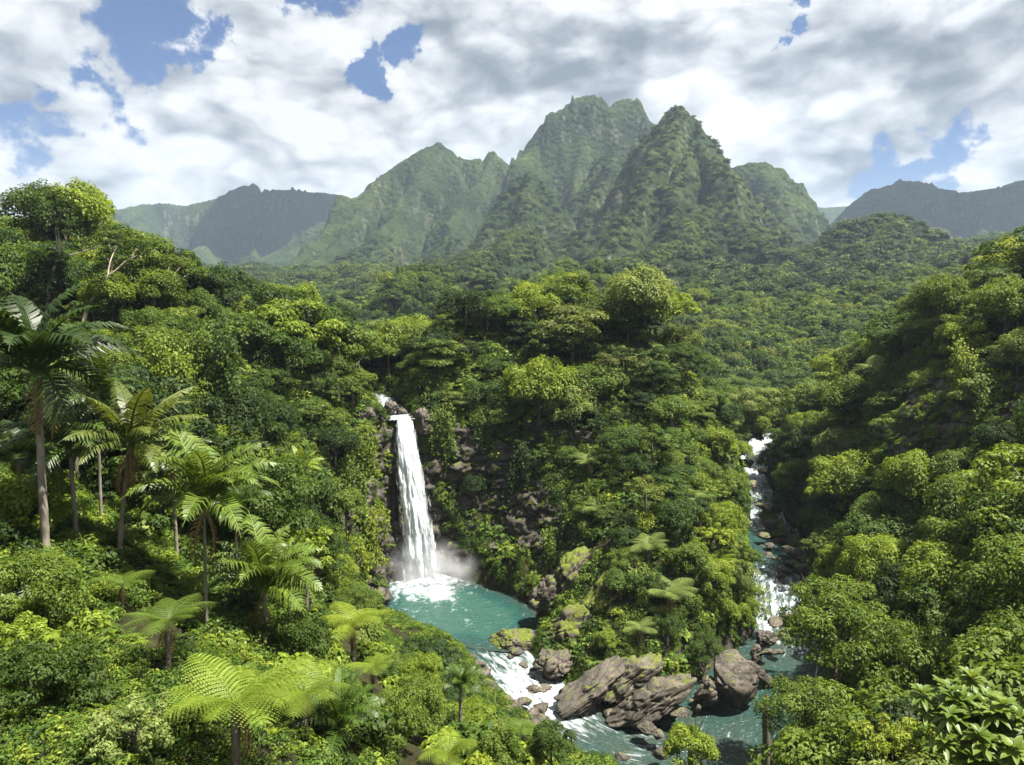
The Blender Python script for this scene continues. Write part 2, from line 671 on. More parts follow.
def water_material():
    m, nt = new_mat('river_water')
    q = N(nt)
    geo = q.n('ShaderNodeNewGeometry')
    pos = geo.outputs['Position']
    fo = q.n('ShaderNodeAttribute', attribute_name='foam').outputs['Fac']
    fl = q.n('ShaderNodeAttribute', attribute_name='flow').outputs['Vector']
    mp = q.n('ShaderNodeMapping')
    mp.inputs['Scale'].default_value = (1.7, 0.45, 1.0)
    q.l(fl, mp.inputs[0])
    n1 = q.noise(mp.outputs[0], 1.0, 7, 0.68, 0.6)
    n2 = q.noise(pos, 2.3, 4, 0.6, 0.5)
    f = q.ss(q.math('ADD', q.math('MULTIPLY', fo, 0.9), q.math('ADD', q.math('MULTIPLY', n1, 2.2), -1.1)), 0.26, 1.02)
    f = q.math('MULTIPLY', f, q.ss(q.noise(pos, 4.5, 5, 0.7), 0.30, 0.58, 0.35, 1.0))
    dep = q.n('ShaderNodeAttribute', attribute_name='deep').outputs['Fac']
    col = q.ramp(q.math('ADD', dep, q.math('MULTIPLY', q.math('SUBTRACT', q.noise(pos, 0.35, 4, 0.6), 0.5), 0.5)),
                 [(0.0, (0.040, 0.042, 0.028)), (0.45, (0.016, 0.040, 0.034)), (0.75, (0.014, 0.050, 0.043)), (1.0, (0.024, 0.064, 0.050))])
    p = q.n('ShaderNodeBsdfPrincipled')
    q.l(col, p.inputs['Base Color'])
    p.inputs['Roughness'].default_value = 0.10
    p.inputs['IOR'].default_value = 1.33
    b = q.n('ShaderNodeBump')
    b.inputs['Strength'].default_value = 0.8
    b.inputs['Distance'].default_value = 0.3
    q.l(q.math('ADD', n2, q.math('MULTIPLY', q.noise(pos, 0.8, 4, 0.6, 1.0), 1.4)), b.inputs['Height'])
    q.l(b.outputs[0], p.inputs['Normal'])
    d = q.n('ShaderNodeBsdfPrincipled')
    d.inputs['Base Color'].default_value = (0.52, 0.57, 0.60, 1)
    d.inputs['Roughness'].default_value = 0.6
    mx = q.n('ShaderNodeMixShader')
    q.l(f, mx.inputs[0])
    q.l(p.outputs[0], mx.inputs[1])
    q.l(d.outputs[0], mx.inputs[2])
    o = q.n('ShaderNodeOutputMaterial')
    q.l(mx.outputs[0], o.inputs[0])
    return m


def fall_material(name, dens):
    m, nt = new_mat(name)
    q = N(nt)
    fl = q.n('ShaderNodeAttribute', attribute_name='flow').outputs['Vector']
    ed = q.n('ShaderNodeAttribute', attribute_name='edge').outputs['Fac']
    mp = q.n('ShaderNodeMapping')
    mp.inputs['Scale'].default_value = (2.6, 0.30, 1.0)
    q.l(fl, mp.inputs[0])
    n1 = q.noise(mp.outputs[0], 1.0, 8, 0.7, 0.35)
    mp2 = q.n('ShaderNodeMapping')
    mp2.inputs['Scale'].default_value = (9.0, 0.8, 1.0)
    q.l(fl, mp2.inputs[0])
    n2 = q.noise(mp2.outputs[0], 1.0, 5, 0.7, 0.3)
    a = q.math('ADD', q.math('ADD', q.math('MULTIPLY', n1, 1.3), q.math('MULTIPLY', n2, 0.7)), q.math('MULTIPLY', ed, 0.75))
    al = q.ss(a, dens, dens + 0.34)
    d = q.n('ShaderNodeBsdfPrincipled')
    q.l(q.mix(q.ss(q.math('ADD', n1, q.math('MULTIPLY', n2, 0.4)), 0.45, 0.85), (0.36, 0.43, 0.48), (0.74, 0.77, 0.78)), d.inputs['Base Color'])
    d.inputs['Roughness'].default_value = 0.55
    tl = q.n('ShaderNodeBsdfTranslucent')
    tl.inputs[0].default_value = (0.85, 0.9, 0.93, 1)
    m0 = q.n('ShaderNodeMixShader')
    m0.inputs[0].default_value = 0.3
    q.l(d.outputs[0], m0.inputs[1])
    q.l(tl.outputs[0], m0.inputs[2])
    t = q.n('ShaderNodeBsdfTransparent')
    mx = q.n('ShaderNodeMixShader')
    q.l(al, mx.inputs[0])
    q.l(t.outputs[0], mx.inputs[1])
    q.l(m0.outputs[0], mx.inputs[2])
    o = q.n('ShaderNodeOutputMaterial')
    q.l(mx.outputs[0], o.inputs[0])
    return m


M_WATER = water_material()
M_FALL = fall_material('falling_water', 1.0)

# ------------------------------------------------------------------ watercourses
def catmull(pts, step=0.5):
    pts = np.asarray(pts, float)
    outp = []
    P = np.vstack([2 * pts[0] - pts[1], pts, 2 * pts[-1] - pts[-2]])
    for i in range(1, len(P) - 2):
        n = max(2, int(np.linalg.norm(P[i + 1][:2] - P[i][:2]) / step))
        t = np.linspace(0, 1, n, endpoint=False)[:, None]
        a, b, c, d = P[i - 1], P[i], P[i + 1], P[i + 2]
        outp.append(0.5 * (2 * b + (c - a) * t + (2 * a - 5 * b + 4 * c - d) * t * t + (3 * b - a - 3 * c + d) * t ** 3))
    outp.append(pts[-1][None])
    return np.vstack(outp)


def wp(px, py, z, hw, foam, deep=0.3):
    p = onz(px, py, z)
    return [p[0], p[1], z, hw, foam, deep]


RIV_R = catmull([[104, 214, 7.4, 3.5, .3, .2], [82, 196, 5.6, 3.5, .6, .2], [66, 184, 4.5, 3.6, .8, .2], wp(757, 452, 3.6, 3.4, .8), wp(750, 474, 2.9, 3.0, .7), wp(764, 502, 2.2, 2.6, .45), wp(768, 520, 1.9, 2.6, .75),
                 wp(776, 538, 1.2, 4.6, .0, .5), wp(776, 556, 1.0, 4.0, .12, .4), wp(778, 578, .5, 3.4, .55), wp(781, 604, -.2, 3.2, .55), wp(787, 632, -1.4, 3.2, .66),
                 wp(782, 652, -1.9, 4.0, .15), wp(765, 680, -2.3, 5.2, .0, .45), wp(738, 712, -2.7, 5.4, .0, .4), wp(708, 742, -3.1, 5.2, .05),
                 [14, 53, -3.5, 5, .2, .3], [13, 40, -4, 5, .4, .3], [10, 18, -4.6, 5, .4, .3], [8, -12, -5, 5, .4, .3]])
RIV_L = catmull([wp(478, 634, -.06, 3.0, .0, .7), wp(500, 652, -.10, 2.4, .42, .35), wp(522, 674, -.6, 2.3, .72), wp(548, 698, -1.3, 2.4, .78), wp(574, 716, -1.9, 2.6, .66),
                 wp(606, 733, -2.4, 3.4, .22), wp(640, 742, -2.8, 4.0, .36), wp(675, 745, -3.05, 4.0, .1)])
RIV_U = catmull([[-15.9, 105.6, 22.75, 1.25, .8, .2], [-17.0, 108, 23.1, 1.3, .75, .2], [-18.6, 111, 23.8, 1.2, .6, .2], [-20.6, 115, 24.5, 1.1, .65, .2], [-24.5, 119, 25.2, 1.1, .5, .2],
                 [-30, 124, 26.0, 1.3, .5, .2], [-36, 140, 28, 1.5, .5, .2]])
POOL = np.array([onz(px, py, 0)[:2] for px, py in [(379, 606), (384, 590), (394, 578), (420, 572), (447, 576), (482, 585), (512, 596), (530, 606), (541, 622), (534, 638), (508, 652),
                                                   (482, 650), (455, 645), (430, 642), (404, 640), (384, 634)]])


def poly_sdf(P, x, y):
    d = np.full(x.shape, 1e9)
    inside = np.zeros(x.shape, bool)
    n = len(P)
    for i in range(n):
        a, b = P[i], P[(i + 1) % n]
        ex, ey = b - a
        wx, wy = x - a[0], y - a[1]
        t = np.clip((wx * ex + wy * ey) / (ex * ex + ey * ey), 0, 1)
        d = np.minimum(d, np.hypot(wx - ex * t, wy - ey * t))
        c = ((a[1] <= y) & (b[1] > y)) | ((b[1] <= y) & (a[1] > y))
        xi = a[0] + (y - a[1]) / (b[1] - a[1] + 1e-12) * ex
        inside ^= c & (x < xi)
    return np.where(inside, -d, d)


def line_info(L, x, y):
    """distance beyond the bank of the watercourse, water level"""
    best = np.full(x.shape, 1e9)
    lev = np.zeros(x.shape)
    S = L[::3]
    if not np.allclose(S[-1], L[-1]):
        S = np.vstack([S, L[-1]])
    for a, b in zip(S[:-1], S[1:]):
        ex, ey = b[:2] - a[:2]
        wx, wy = x - a[0], y - a[1]
        t = np.clip((wx * ex + wy * ey) / (ex * ex + ey * ey + 1e-9), 0, 1)
        d = np.hypot(wx - ex * t, wy - ey * t) - (a[3] + (b[3] - a[3]) * t)
        m = d < best
        best = np.where(m, d, best)
        lev = np.where(m, a[2] + (b[2] - a[2]) * t, lev)
    return best, lev


def water_dist(x, y):
    d, lev = poly_sdf(POOL, x, y), np.zeros(x.shape)
    for L in (RIV_R, RIV_L, RIV_U):
        d2, l2 = line_info(L, x, y)
        m = d2 < d
        d = np.where(m, d2, d)
        lev = np.where(m, l2, lev)
    return d, lev


# ------------------------------------------------------------------ terrain
CTRL = [(-9.5, 26.5, 23.2), (-10, 18, 24), (-20, 20, 26), (-30, 25, 29), (-15.7, 33, 23.3), (-8.6, 30, 21.2), (-6.5, 30, 19.4), (-3, 35, 15.6), (-3.3, 46, 10.4), (0.5, 48, 6.6), (-12.7, 58, 11.8), (-9.6, 50, 12.2), (-15, 44, 18.4), (-17, 41, 20), (-22, 42, 24.3), (-25, 38, 26.8), (-20, 30, 25.3), (-38, 45, 29), (-8, 40, 15.6), (2, 40, 9), (2, 30, 12), (-6, 60, 4.6), (-8, 70, 1.6), (-14, 66, 10), (-1, 60, 1.2), (-20, 80, 9.5), (-17, 72, 9), (-11, 78, 4), (-16.6, 88, 3), (-20, 86, 9), (-22, 92, 15), (-22, 100, 20), (-19.6, 104, 23), (-24, 109, 27),
        (-27, 75, 20), (-29, 64, 21.5), (-34, 54, 26.5), (-39, 66, 28), (-33, 95, 31.5), (-30, 82, 25), (-44, 88, 35), (-43, 75, 35), (-54, 85, 37.5), (-62, 78, 37.5), (-80, 85, 39), (-60, 62, 37), (-60, 40, 36),
        (-45, 25, 34), (-90, 50, 58), (-120, 90, 48), (-160, 60, 62), (-160, 150, 60), (-100, 140, 44), (-70, 120, 46), (-50, 115, 36), (-34, 112, 32), (-31, 130, 27), (-48, 135, 31), (-22, 128, 27),
        (-60, 170, 22), (-30, 160, 18), (-16, 120, 27), (-16, 135, 27),
        # the headland between the two waters
        (-12.5, 110, 27.5), (-8, 108.5, 22), (-8, 116, 33), (0, 108, 19.5), (0, 116, 32), (6, 103.5, 16), (8, 110, 22), (4, 122, 36), (12, 125, 37), (-8, 126, 36), (12, 113, 25), (20, 120, 35),
        (16, 104, 20), (13, 96, 15), (8.5, 95, 10), (7.5, 88, 6), (12, 86, 9.5), (17, 88, 13), (15, 79, 6.5), (10, 79, 4.5), (13, 73, 1.5), (19, 76, 4), (21, 82, 8), (24, 90, 11), (25, 100, 17), (27, 84, 4),
        (29, 96, 9), (33, 108, 9), (29, 114, 25), (32, 126, 26), (40, 128, 11), (45, 145, 9), (36, 145, 12), (50, 160, 8), (20, 145, 22), (0, 145, 22), (0, 170, 10), (20, 175, 8), (40, 185, 7), (-10, 190, 11),
        # the valley beyond
        (60, 185, 7), (66, 215, 7), (78, 240, 9), (40, 230, 9), (0, 230, 12), (-60, 230, 20), (-120, 220, 36), (120, 240, 14), (150, 200, 30), (170, 120, 55), (160, 60, 65),
        # the right-hand bank
        (41, 92, 4), (43, 100, 7), (46, 113, 6), (44, 106, 4), (51, 107, 13), (60, 111, 34), (70, 115, 37), (47, 90, 14), (51, 88, 20), (60, 86, 31), (66, 84, 39), (78, 85, 46), (38, 78, 3), (44, 72, 10), (50, 68, 17), (60, 62, 26), (75, 60, 43),
        (30, 62, 1.5), (36, 58, 6), (28, 50, 3), (24, 40, 5), (32, 42, 10), (24, 30, 11), (40, 50, 13), (48, 38, 22), (18, 28, 9), (14, 20, 9), (10, 8, 4), (60, 40, 30), (90, 40, 46), (30, 15, 18), (60, 10, 34),
        (57, 130, 14), (65, 140, 26), (54, 140, 7), (60, 160, 9), (70, 165, 11), (85, 150, 22), (100, 110, 47), (80, 130, 34), (95, 180, 14), (76, 200, 7), (-30, 5, 22), (-60, 5, 40), (-3, 8, 12), (0, -20, 8), (-60, -20, 36), (60, -20, 34)]
CT = np.array(CTRL, float)


def _phi(r2):
    return np.sqrt(r2 + 3.0)


_A = _phi(((CT[:, None, :2] - CT[None, :, :2]) ** 2).sum(2))
_n = len(CT)
_P = np.c_[np.ones(_n), CT[:, :2]]
_M = np.block([[_A + np.eye(_n) * 0.02, _P], [_P.T, np.zeros((3, 3))]])
_W = np.linalg.solve(_M, np.r_[CT[:, 2], 0, 0, 0])


def rbf(x, y):
    x = np.asarray(x, float)
    sh = x.shape
    xf, yf = x.ravel(), np.asarray(y, float).ravel()
    outz = np.empty_like(xf)
    for s in range(0, len(xf), 20000):
        a, b = xf[s:s + 20000], yf[s:s + 20000]
        r2 = (a[:, None] - CT[None, :, 0]) ** 2 + (b[:, None] - CT[None, :, 1]) ** 2
        outz[s:s + 20000] = _phi(r2) @ _W[:_n] + _W[_n] + _W[_n + 1] * a + _W[_n + 2] * b
    return outz.reshape(sh)


def floor_z(x, y):
    d = np.interp(y, [150, 200, 260, 350, 450, 600, 900, 1300, 2000, 6000], [5, 6, 9, 20, 34, 52, 72, 86, 100, 110])
    side = np.abs(x / np.maximum(y, 1))
    return d + fbm(x / 90.0, y / 90.0, oct=3, seed=31) * np.interp(y, [150, 300, 500, 900], [2, 10, 16, 18]) + sstep(0.35, 0.9, side) * np.interp(y, [150, 500, 2000], [12, 50, 120])


def ridge(points, spurs=(), w=70.0, s1=1.25, s2=0.38, g=14.0, seed=1, gs=55.0):
    segs = []
    for li, line in enumerate((points, *spurs)):
        P = [at(*p) for p in line]
        segs += [(li == 0, a, b) for a, b in zip(P[:-1], P[1:])]
    return dict(segs=segs, w=w, s1=s1, s2=s2, g=g, seed=seed, gs=gs)


def ridge_z(m, x, y):
    best = np.full(x.shape, -1e3)
    wx = x + fbm(x / m['gs'], y / m['gs'], oct=3, seed=m['seed'] + 5) * m['gs'] * 0.35
    wy = y + fbm(x / m['gs'] + 9, y / m['gs'], oct=3, seed=m['seed'] + 9) * m['gs'] * 0.35
    fade = None
    for main, a, b in m['segs']:
        ex, ey = (b - a)[:2]
        l2 = ex * ex + ey * ey
        t = np.clip(((x - a[0]) * ex + (y - a[1]) * ey) / l2, 0, 1)
        d0 = np.hypot(x - a[0] - ex * t, y - a[1] - ey * t)
        tw = np.clip(((wx - a[0]) * ex + (wy - a[1]) * ey) / l2, 0, 1)
        d1 = np.hypot(wx - a[0] - ex * tw, wy - a[1] - ey * tw)
        mixd = sstep(0, m['gs'] * 0.8, d0) if main else 1.0
        d = d0 * (1 - mixd) + d1 * mixd
        rd = m['w'] * 0.14
        d = np.sqrt(d * d + rd * rd) - rd
        zz = a[2] + (b[2] - a[2]) * t - m['s1'] * m['w'] * (1 - np.exp(-d / m['w'])) - m['s2'] * d
        better = zz > best
        best = np.where(better, zz, best)
        fade = d0 if fade is None else np.where(better, d0, fade)
    gul = fbm(wx / m['gs'] * 0.9, wy / m['gs'] * 0.9, oct=6, seed=m['seed'], ridged=True, gain=0.52)
    return best + (gul - 0.35) * m['g'] * sstep(-m['gs'] * 0.12, m['gs'] * 0.6, fade)


MOUNT = [
    ridge([(560, 282, 840), (600, 222, 880), (622, 183, 890), (640, 160, 900), (658, 127, 900), (668, 114, 900), (678, 109, 900), (692, 116, 905), (714, 141, 900), (735, 172, 890), (750, 205, 880), (768, 228, 860), (800, 252, 820), (850, 275, 760)],
          [[(678, 109, 900), (656, 150, 850), (640, 190, 800), (618, 232, 720), (585, 266, 600), (560, 290, 480)], [(692, 116, 905), (712, 160, 850), (732, 215, 780), (765, 242, 700), (810, 262, 590), (870, 296, 460)],
           [(682, 150, 860), (672, 200, 780), (690, 243, 650), (700, 272, 520), (690, 300, 400)]], w=75, s1=2.0, s2=0.36, g=30, seed=3, gs=48),
    ridge([(470, 245, 1250), (500, 200, 1330), (528, 160, 1380), (543, 128, 1400), (556, 116, 1400), (570, 107, 1400), (583, 98, 1400), (592, 96, 1400), (600, 99, 1400), (608, 105, 1400), (616, 100, 1400), (627, 98, 1400), (640, 106, 1400), (655, 125, 1400), (685, 160, 1400), (720, 215, 1380), (760, 260, 1300)],
          [[(588, 98, 1400), (578, 160, 1300), (568, 215, 1180), (556, 258, 1020)], [(632, 103, 1400), (640, 150, 1310), (645, 200, 1200)], [(543, 128, 1400), (520, 190, 1290), (500, 235, 1150)]], w=130, s1=1.8, s2=0.45, g=85, seed=11, gs=85),
    ridge([(280, 275, 1250), (315, 240, 1370), (345, 206, 1440), (356, 200, 1450), (372, 182, 1480), (400, 163, 1500), (424, 148, 1500), (437, 144, 1500), (452, 150, 1500), (466, 158, 1500), (481, 157, 1500), (489, 151, 1500), (499, 157, 1490), (520, 185, 1450), (545, 215, 1400), (580, 260, 1300)],
          [[(437, 145, 1500), (408, 200, 1350), (372, 240, 1200), (330, 270, 1050)], [(489, 153, 1500), (470, 200, 1350), (440, 245, 1150), (400, 275, 930)], [(356, 200, 1450), (340, 240, 1330), (300, 272, 1150)]], w=140, s1=1.6, s2=0.42, g=90, seed=17, gs=90),
    ridge([(455, 275, 850), (488, 228, 950), (508, 192, 990), (520, 178, 1000), (531, 173, 1000), (540, 180, 1000), (550, 202, 990), (564, 230, 960), (590, 268, 880)],
          [[(530, 174, 1000), (515, 225, 900), (495, 262, 760), (470, 290, 600)]], w=60, s1=1.7, s2=0.5, g=20, seed=23, gs=42),
    ridge([(555, 240, 1060), (583, 188, 1130), (600, 160, 1150), (613, 149, 1150), (624, 158, 1150), (645, 190, 1120), (665, 230, 1060)],
          [[(611, 151, 1150), (596, 200, 1040), (578, 252, 880)]], w=60, s1=1.7, s2=0.5, g=20, seed=27, gs=42),
    ridge([(20, 235, 2500), (70, 215, 2600), (112, 208, 2600), (140, 203, 2600), (165, 206, 2600), (187, 207, 2600), (210, 201, 2600), (229, 190, 2600), (244, 185, 2600), (262, 193, 2600), (290, 189, 2600), (320, 193, 2600), (342, 196, 2600), (365, 214, 2550), (420, 250, 2450)],
          [[(244, 186, 2600), (225, 225, 2350), (190, 262, 2050)], [(320, 194, 2600), (300, 225, 2400), (270, 262, 2100)], [(140, 204, 2600), (150, 240, 2300), (140, 275, 2000)]], w=220, s1=1.2, s2=0.36, g=130, seed=35, gs=150),
    ridge([(690, 185, 1250), (715, 172, 1250), (738, 166, 1250), (760, 164, 1250), (774, 168, 1250), (788, 184, 1240), (803, 210, 1220), (825, 236, 1170), (860, 262, 1050)],
          [[(760, 165, 1250), (775, 205, 1130), (800, 245, 960)]], w=90, s1=1.6, s2=0.44, g=42, seed=41, gs=60),
    ridge([(800, 245, 1900), (838, 217, 2000), (855, 200, 2000), (874, 190, 2000), (904, 181, 2000), (930, 185, 2000), (960, 192, 2000), (985, 190, 2000), (1006, 184, 2000), (1040, 175, 2000), (1120, 165, 2000)],
          [[(904, 182, 2000), (915, 215, 1800), (930, 250, 1500)], [(1006, 185, 2000), (990, 225, 1750)]], w=200, s1=0.95, s2=0.3, g=75, seed=47, gs=130),
    ridge([(700, 225, 3200), (770, 208, 3200), (800, 205, 3200), (825, 208, 3200), (850, 206, 3200), (900, 212, 3200)], w=200, s1=0.8, s2=0.3, g=50, seed=53, gs=150),
    ridge([(770, 282, 540), (815, 250, 620), (848, 226, 650), (878, 215, 660), (902, 216, 660), (928, 229, 650), (955, 245, 630), (990, 255, 600), (1060, 262, 600)],
          [[(890, 216, 660), (870, 250, 560), (850, 285, 450)]], w=60, s1=0.7, s2=0.3, g=9, seed=59, gs=45),
    ridge([(215, 275, 1850), (262, 258, 1930), (296, 240, 2000), (322, 222, 2000), (340, 224, 2000), (380, 262, 1900)], w=100, s1=0.9, s2=0.3, g=30, seed=61, gs=90),
    ridge([(560, 282, 400), (610, 268, 480), (655, 250, 570), (690, 236, 660), (700, 215, 760)], [[(655, 250, 570), (740, 268, 520), (800, 282, 440)], [(700, 215, 760), (780, 250, 650), (830, 270, 560)]], w=90, s1=0.9, s2=0.24, g=30, seed=71, gs=60),
    ridge([(400, 288, 380), (455, 272, 480), (500, 250, 640), (525, 228, 800)], [[(455, 272, 480), (520, 282, 430)]], w=75, s1=0.9, s2=0.24, g=28, seed=73, gs=55),
    ridge([(250, 290, 640), (330, 284, 600), (400, 274, 640), (450, 258, 760), (480, 250, 820)], [[(400, 274, 640), (420, 290, 480), (430, 300, 380)]], w=50, s1=0.5, s2=0.24, g=9, seed=67, gs=45),
]


CLIFF_LINES = [
    ([(-15.9, 86, -1), (-16.5, 92, -1), (-17.4, 97.6, -1), (-16.8, 101.6, -1), (-14, 103.5, -1), (-10.5, 103.0, -1), (-7, 101.8, -1), (-2, 99.2, -1), (1.2, 96.6, -1), (3.0, 94, -1), (4.0, 91, -1), (4.2, 88, -1), (4.6, 85, -1)],
     [(-20.5, 84, 8), (-21, 92, 14.5), (-20.6, 99, 20), (-19, 104.6, 23.6), (-16.8, 106.5, 22.2), (-13.6, 107.6, 23.4), (-10, 108, 22.5), (-3, 107.4, 20), (3, 105, 17.5), (7.5, 100, 13.5), (8.6, 95, 9.5), (8.0, 89, 6), (8, 84, 4.5)]),
    ([(2, 106.4, 13), (6, 106, 12), (11, 104, 11), (15, 101, 10.5), (19, 99.5, 10)], [(2, 108.5, 22), (6, 107.5, 21.5), (11, 105.5, 21), (15, 102.8, 20.5), (19, 101, 19)]),
    ([(49.0, 95, 19), (50.4, 90, 20), (52.0, 86, 20.5), (54.5, 81, 21), (56, 77, 21.5)], [(54, 97, 29), (55.5, 91, 31), (57, 87, 31.5), (59, 82, 31), (60.5, 78, 30)]),
    ([(44, 128, .5), (42.0, 120, .3), (42.4, 114, .3), (43.5, 109, .3)], [(46.5, 128, 4), (44.5, 120, 3.4), (44.6, 114, 3.4), (45.6, 108, 3)])]
CLIFF_ZONES = [np.array([q[:2] for q in a] + [q[:2] for q in b[::-1]], float) for a, b in CLIFF_LINES]


def ground_near(x, y):
    z = rbf(x, y)
    z = z + fbm(x / 7.0, y / 7.0, oct=4, seed=2) * 0.9
    d, lev = water_dist(x, y)
    t = sstep(-0.4, 3.2, d)
    bank = np.maximum(z, lev + 0.15 + 0.25 * np.clip(d, 0, 4))
    zb = (lev - 1.1) * (1 - t) + bank * t
    z = np.where(d < 6, zb, z)
    for Pc in CLIFF_ZONES:          # the rock faces stand clear of the soil behind them
        z = z - 7.0 * sstep(0.0, 1.2, -poly_sdf(Pc, x, y))
    return z


def ground(x, y):
    x = np.asarray(x, float)
    y = np.asarray(y, float)
    t = sstep(190, 270, y)
    z = floor_z(x, y)
    near = y < 271
    if near.any():
        zn = ground_near(x[near], y[near])
        z[near] = zn * (1 - t[near]) + z[near] * t[near]
    return z


def surface(x, y):
    """ground and every mountain together"""
    z = ground(x, y)
    far = y > 260
    if far.any():
        xf, yf = x[far], y[far]
        zf = z[far]
        for m in MOUNT:
            zf = np.maximum(zf, ridge_z(m, xf, yf))
        z[far] = zf
    return z


# near ground
gx = np.arange(-172, 172.1, 0.8)
gy = np.arange(-14, 204.1, 0.8)
X, Y = np.meshgrid(gx, gy)
Z = ground(X, Y)
struct('ground', mesh_from('ground', np.stack([X, Y, Z], 2).reshape(-1, 3), grid_faces(len(gx), len(gy)), [M_GROUND], True))
# valley floor out to the horizon
ta = np.linspace(-1.15, 1.15, 420)
dd = np.concatenate([np.linspace(200, 420, 80), np.geomspace(425, 9000, 160)])
T, Dg = np.meshgrid(ta, dd)
X, Y = T * Dg, Dg
Z = ground(X, Y) - sstep(206, 200, Y) * 0.4
struct('valley_floor', mesh_from('valley_floor', np.stack([X, Y, Z], 2).reshape(-1, 3), grid_faces(len(ta), len(dd)), [M_MOUNT], True))
# every mountain a sheet of its own
for i, m in enumerate(MOUNT):
    P = np.array([p for s in m['segs'] for p in s[1:]])
    reach = max(120.0, (P[:, 2].max() - 40) * 1.3)
    D0, D1 = max(300, P[:, 1].min() - reach), P[:, 1].max() + reach * 0.8
    t0, t1 = (P[:, 0] / P[:, 1]).min() - reach / P[:, 1].mean(), (P[:, 0] / P[:, 1]).max() + reach / P[:, 1].mean()
    nu = int(np.clip((t1 - t0) * F / 1.6, 80, 420))
    nv = int(np.clip((D1 - D0) / (P[:, 1].mean() * 0.0045), 80, 340))
    ta = np.linspace(t0, t1, nu)
    dd = np.linspace(D0, D1, nv)
    T, Dg = np.meshgrid(ta, dd)
    X, Y = T * Dg, Dg
    Zr = ridge_z(m, X, Y)
    Zf = floor_z(X, Y)
    if P[:, 1].mean() > 1150:      # crowns of the far woods, modelled as a lumpy canopy
        f1, f2, cid = worley(X / 11.0, Y / 11.0, Zr / 14.0, 5)
        Zr = Zr + (0.6 - f1) * 3.4 + (cid - .5) * 1.6
    V = np.stack([X, Y, Zr], 2).reshape(-1, 3)
    fc = grid_faces(nu, nv)
    up = (Zr - Zf).ravel() > -6
    fc = fc[up[fc].any(1)]
    used = np.unique(fc)
    remap = np.zeros(len(V), int)
    remap[used] = np.arange(len(used))
    struct('mountain' if i < 9 else 'hill', mesh_from('mountain', V[used], remap[fc], [M_MOUNT], True))


# ------------------------------------------------------------------ water sheets
def strip_mesh(name, L, extra=1.3, nu=13, z0=0.0):
    t = unit(np.gradient(L[:, :2], axis=0))
    nrm = np.stack([t[:, 1], -t[:, 0]], 1)
    s = np.concatenate([[0], np.cumsum(np.linalg.norm(np.diff(L[:, :2], axis=0), axis=1))])
    u = np.linspace(-1, 1, nu)
    hw = L[:, 3] + extra
    P = L[:, None, :2] + nrm[:, None] * (u[None, :, None] * hw[:, None, None])
    foam = np.repeat(L[:, 4:5], nu, 1)
    edge = 1 - np.abs(u)[None, :] ** 3 * 0.25
    z = np.repeat(L[:, 2:3], nu, 1) + z0
    uu = u[None] * hw[:, None]
    vv = np.repeat(s[:, None], nu, 1)
    z = z + np.clip(foam, 0, 1) * fbm(uu / 0.8, vv / 1.6, oct=3, seed=5) * 0.28
    fl = np.stack([uu, vv, np.zeros_like(uu)], 2).reshape(-1, 3)
    return mesh_from(name, np.stack([P[..., 0], P[..., 1], z], 2).reshape(-1, 3), grid_faces(nu, len(L)), [M_WATER], True,
                     attrs={'foam': ('FLOAT', (foam * edge).ravel()), 'flow': ('FLOAT_VECTOR', fl), 'deep': ('FLOAT', np.repeat(L[:, 5:6], nu, 1).ravel())})


def refine(L, step):
    s = np.concatenate([[0], np.cumsum(np.linalg.norm(np.diff(L[:, :2], axis=0), axis=1))])
    q = np.arange(0, s[-1], step)
    return np.stack([np.interp(q, s, L[:, i]) for i in range(L.shape[1])], 1)


struct('river', strip_mesh('river', refine(RIV_R, 0.4)))
struct('stream', strip_mesh('stream', refine(RIV_L, 0.3), 1.0, z0=0.006))
struct('upper_stream', strip_mesh('upper_stream', refine(RIV_U, 0.3), 0.8))
FALL_BASE = np.array([-12.6, 100.2, 0.0])
lo, hi = POOL.min(0) - 3, POOL.max(0) + 3
gx = np.arange(lo[0], hi[0], 0.25)
gy = np.arange(lo[1], hi[1], 0.25)
X, Y = np.meshgrid(gx, gy)
sd_ = poly_sdf(POOL, X, Y)
dfall = np.hypot((X - FALL_BASE[0]) * 0.85, (Y - FALL_BASE[1]) * 0.8)
# foam boils at the foot of the fall and trails off with the current
tr = np.clip((FALL_BASE[1] - Y) / 16.0, 0, 1)
trail = np.exp(-((X - (FALL_BASE[0] + 1.2 + 7.0 * tr)) / 1.6) ** 2) * (Y < FALL_BASE[1]) * (1 - tr) ** 0.8
foam = np.clip(0.85 * np.exp(-(dfall / 4.6) ** 2.2) + 0.40 * trail + 0.20 * np.exp(-dfall / 9), 0, 1.1)
Zp = fbm(X / 0.8, Y / 0.8, oct=3, seed=8) * (0.03 + 0.30 * foam) + 0.25 * foam ** 2
V = np.stack([X, Y, Zp], 2).reshape(-1, 3)
fc = grid_faces(len(gx), len(gy))
out_l = line_info(RIV_L, X, Y)[0].ravel()
okf = (sd_.ravel() < 2.0) & ~((out_l < 2.5) & (sd_.ravel() > 0.15) & (Y.ravel() < 82))
fc = fc[okf[fc].all(1)]
struct('pool_water', mesh_from('pool_water', V, fc, [M_WATER], True, attrs={'foam': ('FLOAT', foam.ravel()), 'flow': ('FLOAT_VECTOR', np.stack([X * 0.5, Y * 1.4, X * 0], 2).reshape(-1, 3)),
                                                                            'deep': ('FLOAT', np.clip(0.25 + (-sd_) / 5.0, 0, 1).ravel())}))


